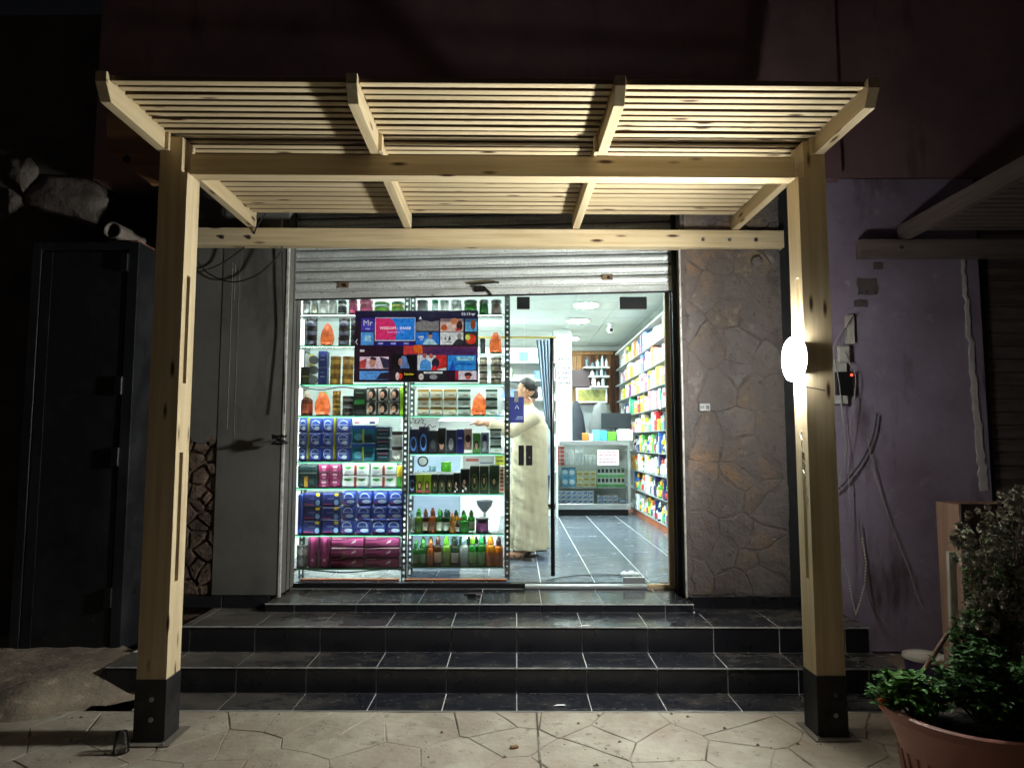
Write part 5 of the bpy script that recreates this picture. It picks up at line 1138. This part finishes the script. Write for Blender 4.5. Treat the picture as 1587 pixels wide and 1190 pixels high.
salt(730,754,609,1,3,'bright orange salt lamp among the lidded tubs',3,1.2)
salt(757,779,514,1,1,'pale orange salt lamp between the tv and the slotted upright',4,.8)

# ---------------------------------------------------------------- television
YT = 5.775
a, b = at(548,592,YT), at(741,481,YT); TW, THt = b.x-a.x, b.z-a.z
tv = thing('television', ((a.x+b.x)/2, YT+.03, a.z), 'wide flat television with a bright menu screen in the shop window', 'television')
ob('casing', MB().cbox(-TW/2, TW/2, 0, .035, 0, THt, .004), M_BLACK, tv, local=True, loc=(0,-.03,0))
for s_ in (-1,1): ob('wall_arm', MB().box(s_*.2-.02, s_*.2+.02, .005, .052, THt*.3, THt*.7), M_DALU, tv, local=True)
def E_(r_, g, b__, k=.75): return emitmat('screen_%d_%d_%d' % (r_,g,b__), S(r_,g,b__), k, .45 if k < 1 else 0, 38)
scr = ob('screen', MB().box(-TW/2+.012, TW/2-.012, -.0305, -.0301, .014, THt-.012), E_(44,24,40), tv, local=True)
# pixel (photo) -> screen local
tx = lambda px: (px-548)/193*TW - TW/2
tz = lambda py: (592-py)/111*THt
def pane_px(x0, y0, x1, y1, col, lvl=1, name='menu_tile', parent=None): return ob(name, MB().box(tx(x0), tx(x1), -.0305-.0008*lvl, -.0301-.0008*lvl+.0002, tz(y1), tz(y0)), E_(*col), parent or tv, local=True)
def blob(pts, col, lvl, name='menu_picture'): return ob(name, MB().prism([(tx(x), -.0303-.0008*lvl, tz(y)) for x, y in pts], (0,.0003,0)), E_(*col), tv, local=True)
def oval(x, y, rx, ry, col, lvl): return blob([(x+rx*math.cos(k*.524), y+ry*math.sin(k*.524)) for k in range(12)], col, lvl)
pane_px(549,482,740,499,(26,16,52)); pane_px(625,537,740,551,(96,50,82)); blob([(625,536),(650,536),(650,548),(625,550)],(196,60,60),2); blob([(641,535),(654,535),(655,548),(650,548),(650,556),(648,548),(641,545)],(240,100,40),3)
blob([(662,544),(690,538),(720,541),(740,539),(740,551),(662,551)],(76,42,88),2)
T1 = pane_px(558,493,579,513,(74,60,170)); T2 = pane_px(558,515,578,535,(80,150,226)); pane_px(564,520,574,529,(150,200,245),2)
pane_px(580,492,643,528.5,(250,250,255)); pane_px(581,493,642,527.5,(40,130,240),2); blob([(581,493.5),(604,493.5),(609,498),(613,506),(614,515),(612,527),(581,527)],(232,50,110),3)
pane_px(581,530,642,536,(36,34,120)); 
for x in (585,605,625): pane_px(x,531,x+8,534,(150,150,220),2)
pane_px(644,494,680,514,(40,36,44)); blob([(644,500),(655,496),(668,499),(680,497),(680,513),(644,513)],(130,126,126),2); blob([(648,495),(651,490),(653,495)],(240,240,240),3)
pane_px(682,494,718,514,(226,190,180)); oval(704,498,6,5,(200,120,80),2); oval(688,508,5,5,(190,90,50),2); oval(712,505,5,8,(70,40,40),2); pane_px(706,510,713,513,(210,40,40),3)
pane_px(721,494,739.5,514,(90,170,225)); oval(733,503,4,8,(150,70,30),2)
pane_px(644,515,680,534.5,(40,120,220)); blob([(655,534.5),(658,527),(664,524),(672,527),(678,534.5)],(170,210,235),2); oval(666.5,520.5,3.3,5,(190,140,110),3); blob([(663,519),(664,515.5),(669,515.5),(670,519)],(30,26,30),4); pane_px(648,521,656,524,(230,240,255),3); pane_px(650,526,655,527,(230,240,255),3)
pane_px(682,515,718,534.5,(226,232,232)); blob([(701,534.5),(706,528),(712,524),(718,528),(718,534.5)],(50,54,60),2); oval(712,521,3.5,5,(150,140,136),3)
for k, pts in enumerate(([(688,526),(690,522),(692,527)],[(694,528),(697,519),(699,527)],[(687,530),(698,529),(699,530.5)])): blob(pts,(60,76,70),2)
pane_px(721,515,739.5,534.5,(50,60,50)); oval(730,526,8,8,(220,60,40),2); oval(725,523,4,5,(200,210,90),3)
pane_px(557,553,602,571.5,(226,190,205)); oval(577,562,5,7,(190,130,110),2); blob([(557,560),(568,556),(566,571),(557,571)],(190,70,70),2); blob([(588,553),(602,557),(602,571),(594,571)],(50,46,70),2); blob([(572,556),(576,553),(583,555),(582,559)],(40,34,40),3)
pane_px(606,549,645,573,(20,18,22)); blob([(620,571),(622,552),(629,552),(635,571)],(96,120,170),2); oval(620,561,3,6,(170,120,110),3)
pane_px(647,549,692,574,(206,214,226)); blob([(668,574),(676,550),(692,550),(692,570)],(206,50,50),2); blob([(650,574),(652,560),(660,556),(668,562),(668,574)],(80,150,220),2); oval(658,552,3,4,(190,90,80),3); oval(668,552,3,4,(190,90,80),3); oval(675,563,6,8,(40,40,60),3); blob([(669,574),(674,566),(679,574)],(220,40,50),4)
pane_px(694,550,738,574,(50,140,225)); pane_px(708,553,735,559,(150,215,235),2); blob([(696,574),(702,558),(706,574)],(30,80,190),2); blob([(704,565),(720,561),(737,565),(725,567)],(30,100,180),3)
pane_px(557,575,602,588.5,(90,150,226)); blob([(583,588),(590,578),(602,577),(602,588)],(40,36,50),2)
pane_px(615,575,646,588.5,(20,18,16)); oval(620,583,4,5,(220,60,40),2); oval(616,583,3,6,(230,220,220),2)
pane_px(647,575,692,588.5,(40,40,46)); oval(653,584,4,5,(226,200,190),2); oval(672,584,6,4,(150,150,150),2); pane_px(657,576,686,579,(236,236,236),3)
pane_px(706,575,739,588.5,(226,206,220)); oval(726,581,6,4,(60,40,40),2); pane_px(706,575,711,588.5,(180,40,60),2); oval(726,585,4,3,(190,90,70),3)
def scr_text(s, px, py, size, col, lvl=4):
    o = ob('lettering', text_mesh('lettering', s, size, E_(*col, 1.0)), None, tv, loc=(tx(px), -.0312-.0008*lvl, tz(py)), local=True); return o
scr_text('WISDOM - SHARE', 612, 509, .034, (255,235,250)); scr_text('Smart media TV', 612, 515, .022, (200,170,235)); scr_text('02:13', 722, 487, .034, (240,240,255)); scr_text('Mr', 568.5, 501, .07, (250,250,255)); scr_text('SHARE', 568.5, 510, .014, (220,220,255))
scr_text('Cheddar', 634, 580, .024, (250,220,60)); scr_text('FANBOYS', 577, 579, .018, (40,70,150)); scr_text('AVATAR', 722, 556, .026, (30,90,170))
blob([(729,486),(737,486),(733,490)],(235,235,250),4); blob([(553,525),(549.5,530),(553,535),(553,533.5),(551,530),(553,526.5)],(240,240,250),4)
pane_px(557,542,564,545.5,(230,225,230),3)

# ---------------------------------------------------------------- poster boards behind the shelves
M_POST = sheet('pale_blue_poster', S(222,232,246)); sheet('pale_backing', S(232,238,236))
for (x0,y0,x1,y1,lb,m) in ((462,455,624,897,'pale backing panel behind the wider display bay',_mc['pale_backing']),(638,706,714,884,'pale blue printed poster panel behind the bottles',M_POST),(640,600,778,642,'pale backing card behind the lidded tubs',_mc['pale_backing']),(634,455,716,600,'pale panel behind the tv in the bay by the man',_mc['pale_backing'])):
    A_, B_ = at(x0,y1,6.22), at(x1,y0,6.22); z_lo = max(A_.z, ZF+.002)
    t = ob('poster_panel', MB().cbox(A_.x, B_.x, 6.22, 6.228, z_lo if y1 < 890 else ZF+.20, min(B_.z,2.97), .001), m, label=lb, cat='panel')
A_ = at(656,725,6.214); ob('lettering', text_mesh('lettering', '3 DF', .06, M_INK), None, bpy.data.objects['poster_panel.001'], loc=(A_.x, 6.215, A_.z-.05))
ob('logo_ring', MB().prism([(A_.x-.005+.05*math.cos(k*.35), 6.2185, A_.z+.06+.05*math.sin(k*.35)) for k in range(18)], (0,.001,0)), M_INK, bpy.data.objects['poster_panel.001'])
ob('logo_disc', MB().prism([(A_.x-.005+.036*math.cos(k*.35), 6.2172, A_.z+.06+.036*math.sin(k*.35)) for k in range(18)], (0,.001,0)), M_PAPER, bpy.data.objects['poster_panel.001'])
sg = thing('handwritten_card', tuple(at(658,668,6.1)), 'white card with black handwriting behind the dark navy cartons', 'card')
A_, B_ = at(638,668,6.1), at(681,646,6.1); ob('card', MB().box(A_.x, B_.x, 6.1, 6.106, ZS[1][4]+.001, B_.z), M_PAPER, sg)
for pts in ([(644,650),(643,656),(648,656),(651,650)],[(653,649),(657,651),(654,655),(660,658),(655,663)],[(661,662),(666,658),(670,662),(676,660)]):
    ob('handwriting', MB().tube([at(x,y,6.099) for x,y in pts], .004, 5), M_BLACK, sg)
# grey stool seen through the gap
c = at(751,790,6.9); sl_ = thing('grey_stool', (c.x, 6.9, ZF), 'grey bowl seated stool standing on the floor behind the bottles', 'stool')
zz = at(751,790,6.9).z
ob('seat', MB().lathe([(.02,zz-.02),(.07,zz+.04),(.085,zz+.09),(.082,zz+.094),(.06,zz+.05)], 24, (c.x,6.9,0)), mat('grey_stool_plastic', S(96,100,106), .5), sl_, smooth=40)
ob('column', MB().lathe([(.016,ZF+.03),(.016,zz)], 14, (c.x,6.9,0)), M_ALU, sl_, smooth=40); ob('foot', MB().lathe([(.10,ZF+.001),(.10,ZF+.015),(.02,ZF+.04)], 24, (c.x,6.9,0)), M_ALU, sl_, smooth=40)

# ---------------------------------------------------------------- stock: counter, back shelves, right racking
NTH = 'first second third fourth fifth sixth seventh eighth ninth tenth eleventh twelfth thirteenth fourteenth fifteenth sixteenth seventeenth eighteenth nineteenth twentieth twenty-first twenty-second twenty-third twenty-fourth twenty-fifth twenty-sixth twenty-seventh twenty-eighth twenty-ninth thirtieth thirty-first thirty-second thirty-third thirty-fourth thirty-fifth thirty-sixth'.split()
CW = [('small white carton with a red front', (232,226,224), (('r',.1,.9,.1,.9,(214,86,80)),)), ('tall white carton', WHT, (('r',.3,.7,.2,.6,(200,206,214)),)), ('pale blue wave carton', (120,190,230), (('o',.5,.5,.4,.25,(226,240,248)),)), ('cream and gold carton', (226,222,190), (('o',.5,.4,.4,.22,(190,170,80)),)), ('white carton with green band', (226,232,226), (('r',.15,.85,.5,.9,(40,50,46)),('r',.0,1,.0,.3,(110,200,120)))), ('white carton with blue swirl', (222,232,244), (('p',[(.0,.2),(.6,.15),(.9,.7),(.4,.6)],(90,140,210)),)), ('small blank carton', (236,238,238), ()), ('blue swirl carton near the counter end', (222,232,244), (('p',[(.0,.2),(.6,.15),(.9,.7),(.4,.6)],(90,140,210)),))]
def cfill(x0, x1, ptop, row, n, kind, rows=1):
    a, b = at(x0,700,YC+.1).x, at(x1,700,YC+.1).x; H = (at(900,ptop,YC+.1).z-CZ[row])/rows; W = (b-a)/n; nm, col, dc = CW[kind]
    for j in range(rows):
        for i in range(n): ob('carton', carton_mesh(W*.96, H*.97, .12, col, dc), None, loc=(a+W*(i+.5), YC+.1+rng.uniform(0,.02), CZ[row]+.001+j*H), rotz=rng.uniform(-.03,.03), label='%s, %s from the pillar, %s layer, %s counter shelf' % (nm, NTH[i], NTH[j], ('bottom','middle','top')[row]), cat='carton', group=nm+'s inside the glass counter')
cfill(860,875,691,2,2,0,5); cfill(875.5,905,688,2,4,1); cfill(906,924,705,2,3,6,2)
cfill(870,892,724,1,2,2,2); cfill(893,924,729,1,3,3,3); cfill(925,968,725,1,7,4,2)
cfill(860,920,760,0,7,5,3); cfill(925,957,768,0,4,7,2); cfill(958,970,773,0,1,2)
r = random.Random(12); PALE = [(224,232,232),(206,226,222),(190,214,230),(230,230,220),(120,150,210),(210,230,200),(236,240,240)]
for i, z in enumerate(bsz[:5]):
    x = -.35; q_ = 0
    while x < .58:
        q_ += 1
        W = r.uniform(.07,.17); H = r.uniform(.07,.2); ob('carton', carton_mesh(round(W,2), round(H,2), .12, r.choice(PALE)), None, loc=(x+W/2, 10.45, z+.001), label='pale carton, %s from the shelf end, %s back shelf behind the man' % (NTH[q_-1], ORD[i]), cat='carton', group='pale cartons on the %s back shelf' % ORD[i]); x += W+.02
TOPC = [(236,206,60),(240,140,90),(150,90,150),(90,140,200),(232,234,234),(226,222,230),(236,236,230),(214,206,220),(196,206,60),(230,200,210),(220,226,236)]
MIDC = [(232,234,232),(236,240,240),(220,226,236),(226,222,230),(236,206,60),(190,50,60),(80,180,140),(230,120,60),(226,226,214),(70,80,110),(236,240,240),(226,150,170)]
LOWC = [(60,110,200),(240,170,60),(90,190,80),(232,236,232),(240,240,236),(232,236,232),(240,240,236),(70,60,110),(220,226,236),(232,234,234),(40,60,120),(230,220,80)]
ROWN = ('lowest','second lowest','third lowest','fourth lowest','middle','fourth highest','third highest','second highest','highest')
def CN(c):
    h = {(232,234,234):'white',(226,222,230):'pale lilac',(236,236,230):'cream',(214,206,220):'lilac',(196,206,60):'lime',(230,200,210):'pale pink',(220,226,236):'pale blue',(232,234,232):'white',(236,206,60):'yellow',(190,50,60):'red',(80,180,140):'teal',(230,120,60):'orange',(226,226,214):'cream',(70,80,110):'slate blue',(236,240,240):'white',(226,150,170):'pink',(60,110,200):'blue',(240,170,60):'amber',(90,190,80):'green',(232,236,232):'white',(240,240,236):'white',(70,60,110):'violet',(220,110,60):'orange',(150,110,180):'purple',(40,60,120):'navy',(230,220,80):'yellow',(240,140,90):'salmon',(150,90,150):'plum',(90,140,200):'sky blue'}
    return h.get(c, 'pale')
for li, z in enumerate(RZ):
    y = 8.4; cnt = {'carton': 0, 'bottle': 0}
    while y < (11.2 if li < 4 else 12.0):
        low = li < 4; W = r.uniform(.075,.11) if low else r.uniform(.09,.22); H = r.uniform(.19,.275) if r.random() < .8 else r.uniform(.12,.2)
        col = r.choice(LOWC if low else MIDC if li < 6 else TOPC); c2 = r.choice(MIDC)
        if low and r.random() < .6: me = bottle_mesh(round(W*.9,2), round(H,2), col, r.choice(((240,240,240),(230,80,60),(60,120,60),(240,180,60))), c2); nm, ct_ = 'bottle', 'bottle'
        else: me = carton_mesh(round(W,2), round(H,2), .09, col, (('r',.1,.9,.55,.8,c2),('r',.15,.7,.2,.28,(120,124,130)))); nm, ct_ = 'carton', 'carton'
        cnt[nm] += 1; g_ = ('%ss on the %s row of the right wall racking' % (nm, ROWN[li])); lab = '%s %s, %s %s from the glass front, %s racking row' % (CN(col), 'bottle' if nm == 'bottle' else 'medicine carton', NTH[cnt[nm]-1], nm, ROWN[li]) #'lowest','second lowest','third lowest','fourth lowest','middle','fourth highest','third highest','second highest','highest')[li]))
        o = ob(nm, me, None, loc=(XRK-.005+r.uniform(0,.035), y+W/2, z+.001), rotz=-math.pi/2+r.uniform(-.14,.14), label=lab, cat=ct_, group=g_); y += W+.008
# ================================================================ people
M_SKIN = layered('skin', S(196,146,118), [(S(180,126,100), 9, .45, .7, U)], rough=.5, bump=.05, bscale=80)
def head(b_, c, f, s_=1.0):
    """head about 0.23 tall centred at c facing unit vector f (in xy)"""
    f = Vector((f[0], f[1], 0)).normalized(); sd_ = Vector((-f.y, f.x, 0)); c = Vector(c)
    b_.ell(c+f*(-.01)+Vector((0,0,.025)), (.088*s_,.088*s_,.095*s_), 18, 12); b_.ell(c+f*.028+Vector((0,0,-.035)), (.062,.062,.078), 16, 10)
    b_.ell(c+f*.062+Vector((0,0,-.085)), (.028,.028,.022), 12, 8)                                  # chin
    b_.tube([c+f*.088+Vector((0,0,.02)), c+f*.112+Vector((0,0,-.022)), c+f*.088+Vector((0,0,-.034))], [.008,.014,.010], 8)  # nose
    b_.ell(c+f*.086+Vector((0,0,-.056)), (.012,.012,.008), 8, 6)                                   # lips
    b_.ell(c+f*.078+Vector((0,0,.032)), (.022,.022,.009), 8, 6)
    for q in (-1,1): b_.ell(c+sd_*q*.086+f*(-.012)+Vector((0,0,-.012)), (.017,.017,.032), 10, 8)   # ears
def hand(b_, w, d, curl=.35):
    d = Vector(d).normalized(); up_ = Vector((0,0,1)); s_ = d.cross(up_).normalized(); n = s_.cross(d); w = Vector(w)
    b_.tube([w-d*.05, w, w+d*.04, w+d*.085], [.024,.022,.034,.034], 10)
    for i, (o_, l) in enumerate(((-.028,.066),(-.010,.078),(.010,.072),(.027,.056))):
        p0 = w+d*.075+s_*o_; p1 = p0+d*l*.5-n*l*.12; p2 = p1+(d*(1-curl)-n*curl).normalized()*l*.3; p3 = p2+(d*(.7-curl)-n*(curl+.2)).normalized()*l*.25
        b_.tube([p0,p1,p2,p3], [.0095,.009,.008,.0065], 7)
    t0 = w+d*.02-s_*.028; b_.tube([t0, t0-s_*.026+d*.03-n*.008, t0-s_*.030+d*.062-n*.016], [.012,.010,.008], 7)
def foot(b_, a, d):
    a = Vector(a); d = Vector(d).normalized(); b_.tube([a+Vector((0,0,.22)), a+Vector((0,0,.09)), a+d*.03+Vector((0,0,.045)), a+d*.12+Vector((0,0,.032)), a+d*.185+Vector((0,0,.022))], [.045,.038,.042,.040,.026], 10)
def remesh(o, v):
    m = o.modifiers.new('remesh','REMESH'); m.mode = 'VOXEL'; m.voxel_size = v; m.use_smooth_shade = True
    s_ = o.modifiers.new('smooth','SMOOTH'); s_.iterations = 3; s_.factor = .5
def folds(o, amt, sx, sz):
    for p in o.data.vertices:
        c = p.co; k = amt*(math.sin(c.z*sz+2.1*math.sin(c.x*9)+c.y*7) + .6*math.sin(c.z*sz*2.3+c.x*sx))
        p.co.x += k*.6; p.co.y += k
# ---- the man in the long robe
X0, Y0 = .115, 6.93
man = thing('person', (X0, Y0, ZF), 'man in a long beige robe and dark sandals reaching towards the display shelves', 'person')
b_ = MB(); HX = .105
b_.loft([(X0,Y0,ZF+.75,.11,.13),(X0+.02,Y0,ZF+.95,.115,.16),(X0+.03,Y0,ZF+1.2,.11,.17),(X0+.03,Y0,ZF+1.38,.10,.19),(X0+.02,Y0,ZF+1.46,.07,.13),(X0+.01,Y0,ZF+1.51,.052,.056),(HX+.01,Y0,ZF+1.60,.05,.052)], 20)
for s_ in (-1,1):
    a = (X0-.02, Y0+s_*.09, ZF); b_.tube([Vector((X0,Y0+s_*.08,ZF+.85)), Vector((X0-.01,Y0+s_*.09,ZF+.48)), Vector((a[0]+.0,a[1],ZF+.1))], [.085,.06,.04], 12); foot(b_, (a[0]+.02 + (.05 if s_ > 0 else -.03), a[1], ZF+.012), (-1,-.12,0))
sh_ = Vector((X0+.03, Y0-.19, ZF+1.40)); el = Vector((X0-.16, Y0-.30, ZF+1.26)); wr = Vector((X0-.40, Y0-.36, ZF+1.335))
b_.tube([sh_, el, wr], [.055,.045,.03], 12); hand(b_, wr+Vector((-.02,0,.0)), (-1,-.15,.10))
s2, e2, w2 = Vector((X0+.03,Y0+.19,ZF+1.40)), Vector((X0+.06,Y0+.26,ZF+1.1)), Vector((X0-.05,Y0+.24,ZF+.88)); b_.tube([s2,e2,w2],[.055,.045,.03],12); hand(b_, w2, (-.5,0,-1))
head(b_, (HX, Y0, ZF+1.685), (-1,.3))
o = ob('body', b_, M_SKIN, man, smooth=True); remesh(o, .009)
M_ROBE = layered('beige_robe_cloth', S(212,200,172), [(S(200,187,158), 3, .4, .75, (1,1,.4))], rough=.85, bump=.8, bscale=6, bdist=.03, rvar=.05)
rb = MB(); zs_ = [.10,.11,.3,.5,.7,.9,1.05,1.2,1.32,1.42,1.475,1.52,1.545]; rx = [.205,.207,.20,.192,.188,.186,.182,.176,.165,.135,.095,.066,.060]; ry = [.22,.222,.215,.208,.205,.203,.205,.21,.215,.20,.13,.072,.062]; cx = [.0,.0,.005,.012,.018,.024,.03,.034,.036,.032,.022,.008,.004]
ring_ = []
for k in range(len(zs_)-1):
    for j in range(8):
        t = j/8; L2 = lambda q: q[k]+(q[k+1]-q[k])*t; ring_.append((X0+L2(cx), Y0, ZF+L2(zs_), L2(rx), L2(ry)))
ring_.append((X0+cx[-1], Y0, ZF+zs_[-1], rx[-1], ry[-1])); rb.loft(ring_, 72)
ro = ob('robe', rb, M_ROBE, man, smooth=True); folds(ro, .0045, 40, 30)
for p in ro.data.vertices:
    a = math.atan2(p.co.y-Y0, p.co.x-X0); k = max(0, 1.35-(p.co.z-ZF)); q = .014*k*math.sin(a*9+1.7*math.sin(p.co.z*4)) + .006*math.sin(a*17+p.co.z*11)*min(1,k)
    fr = max(0, -math.cos(a-.5))*max(0, min(1, 1.25-(p.co.z-ZF)))*.010*math.sin(p.co.z*58+a*6+2*math.sin(p.co.z*19))
    p.co.x += math.cos(a)*(q+fr); p.co.y += math.sin(a)*(q+fr)
sv = MB().tube([sh_+Vector((.03,.06,-.02)), sh_, sh_.lerp(el,.5), el, el.lerp(wr,.5), wr+Vector((.03,0,0))], [.085,.09,.078,.072,.062,.058], 18); so2 = ob('sleeve', sv, M_ROBE, ro, smooth=True); folds(so2, .006, 70, 50)
sv = MB().tube([s2+Vector((.03,-.06,-.02)), s2, e2, w2+Vector((0,0,.03))], [.085,.088,.072,.058], 18); ob('sleeve', sv, M_ROBE, ro, smooth=True)
# hair as a cap over skull, open at the face
def hair(c, f, parent, m, nm='hair'):
    f = Vector((f[0],f[1],0)).normalized(); c = Vector(c); b_ = MB(); n, kk = 22, 12; V = []; ok = []
    for j in range(kk+1):
        th = math.pi*(.03+.72*j/kk)
        for i in range(n):
            a = 2*math.pi*i/n; d = Vector((math.sin(th)*math.cos(a), math.sin(th)*math.sin(a), math.cos(th))); fr_ = d.dot(f)
            low = .18 + .95*max(0,fr_)**.8 - .75*max(0,-fr_); z = max(d.z, low if False else -1)
            R_ = .099 + .004*math.sin(i*7+j*3); p = c + Vector((0,0,.028)) - f*.012 + Vector((d.x*R_, d.y*R_, d.z*.104)); V.append(tuple(p)); ok.append(d.z > (-.45+.95*max(0,fr_+.25)))
    fs = [(j*n+i, j*n+(i+1)%n, (j+1)*n+(i+1)%n, (j+1)*n+i) for j in range(kk) for i in range(n) if all(ok[q] for q in (j*n+i, j*n+(i+1)%n, (j+1)*n+(i+1)%n, (j+1)*n+i))]
    b_.add(V, fs+[tuple(range(n))]); o = ob(nm, b_, m, parent, smooth=True); s_ = o.modifiers.new('solid','SOLIDIFY'); s_.thickness = .016; s_.offset = -1; return o
M_HAIR = mat('dark_hair', S(30,26,26), .6, var=.3, scale=60, bump=.5, bscale=90)
hair((HX, Y0, ZF+1.685), (-1,.3), man, M_HAIR)
for s_ in (-1,1):
    a = Vector((X0-.02+.02+(.05 if s_ > 0 else -.03), Y0+s_*.09, ZF+.001)); d = Vector((-1,-.12,0)).normalized(); e = Vector((-d.y,d.x,0)); sd_ = MB(); pts = []
    for k in range(16):
        t = 2*math.pi*k/16; pts.append(a+d*(.075+.135*math.cos(t))+e*(.046*math.sin(t)))
    sd_.prism([tuple(p) for p in pts], (0,0,.018)); sd_.tube([a+d*.11-e*.045+Vector((0,0,.012)), a+d*.10+Vector((0,0,.088)), a+d*.11+e*.045+Vector((0,0,.012))], .014, 8)
    sd_.tube([a+d*.04-e*.045+Vector((0,0,.012)), a+d*.03+Vector((0,0,.10)), a+d*.04+e*.045+Vector((0,0,.012))], .012, 8)
    ob('sandal', sd_, mat('brown_black_leather', S(40,30,26), .5), man, smooth=40)
# ---- second person behind, in jeans
X1, Y1 = .265, 7.45
p2 = thing('person', (X1, Y1, ZF), 'person in a pale blue shirt and blue jeans half hidden behind the robed man', 'person')
b_ = MB(); b_.loft([(X1,Y1,ZF+.82,.11,.15),(X1,Y1,ZF+1.0,.105,.15),(X1-.02,Y1,ZF+1.2,.10,.16),(X1-.05,Y1,ZF+1.36,.09,.18),(X1-.08,Y1,ZF+1.43,.06,.11),(X1-.10,Y1,ZF+1.48,.05,.052),(X1-.12,Y1,ZF+1.57,.05,.05)], 20)
for s_ in (-1,1):
    b_.tube([Vector((X1,Y1+s_*.08,ZF+.88)), Vector((X1,Y1+s_*.09,ZF+.48)), Vector((X1+.01,Y1+s_*.09,ZF+.1))], [.08,.055,.04], 12); foot(b_, (X1+.02,Y1+s_*.09,ZF+.015), (-1,0,0))
    S_, E2, W_ = Vector((X1-.045,Y1+s_*.18,ZF+1.36)), Vector((X1+.05,Y1+s_*.23,ZF+1.08)), Vector((X1-.06,Y1+s_*.2,ZF+.88)); b_.tube([S_,E2,W_],[.05,.042,.028],12); hand(b_, W_, (-.6,0,-1))
head(b_, (X1-.13,Y1,ZF+1.645), (-1,.1)); o = ob('body', b_, M_SKIN, p2, smooth=True); remesh(o, .010)
M_SHIRT = mat('pale_blue_shirt', S(176,192,208), .8, bump=.2, bscale=20); M_JEAN = mat('blue_denim', S(52,78,130), .85, var=.15, bump=.4, bscale=60)
st_ = ob('shirt', MB().loft([(X1,Y1,ZF+.80,.145,.185),(X1,Y1,ZF+1.0,.14,.185),(X1-.015,Y1,ZF+1.2,.135,.195),(X1-.04,Y1,ZF+1.34,.125,.205),(X1-.07,Y1,ZF+1.42,.085,.14),(X1-.09,Y1,ZF+1.47,.062,.065)], 30), M_SHIRT, p2, smooth=True); folds(st_, .004, 40, 36)
for s_ in (-1,1):
    S_, E2, W_ = Vector((X1-.045,Y1+s_*.18,ZF+1.36)), Vector((X1+.05,Y1+s_*.23,ZF+1.08)), Vector((X1-.06,Y1+s_*.2,ZF+.88))
    ob('sleeve', MB().tube([S_-Vector((0,s_*.05,0)), S_, E2, W_+Vector((0,0,.02))], [.07,.072,.06,.045], 16), M_SHIRT, st_, smooth=True)
    j_ = ob('trouser_leg', MB().tube([Vector((X1,Y1+s_*.075,ZF+.90)), Vector((X1,Y1+s_*.085,ZF+.7)), Vector((X1,Y1+s_*.09,ZF+.48)), Vector((X1+.01,Y1+s_*.09,ZF+.06))], [.105,.098,.08,.066], 18), M_JEAN, p2, smooth=True); folds(j_, .004, 60, 60)
    ob('shoe', MB().ell((X1-.05,Y1+s_*.09,ZF+.042),(.15,.055,.041),16,8), mat('brown_black_leather', S(40,30,26), .5), p2, smooth=True)
hair((X1-.13,Y1,ZF+1.645), (-1,.1), p2, M_HAIR)

# ---------------------------------------------------------------- navy sign hung on the glass
nv = thing('hanging_sign', tuple(at(801,655,5.66)), 'navy card sign with a grey hook hung on the glass beside the upright', 'sign')
A_, B_ = at(790,655,5.66), at(812,615,5.66); mid = (A_.x+B_.x)/2
ob('card', MB().cbox(A_.x, B_.x, 5.655, 5.662, A_.z, B_.z, .002), colr((36,48,112)), nv)
ob('hook', MB().cbox(mid-.024, mid+.012, 5.648, 5.6535, B_.z-.045, B_.z+.05, .016), mat('grey_hook', S(112,112,110), .5), nv)
ob('printed_mark', MB().tube([(mid-.015,5.654,B_.z-.10),(mid,5.654,B_.z-.07),(mid+.015,5.654,B_.z-.10)], .003, 5), M_PAPER, nv); ob('printed_line', MB().box(mid-.01,mid+.05,5.653,5.6545,A_.z+.03,A_.z+.036).box(mid,mid+.05,5.653,5.6545,A_.z+.045,A_.z+.052), colr((140,150,190)), nv)
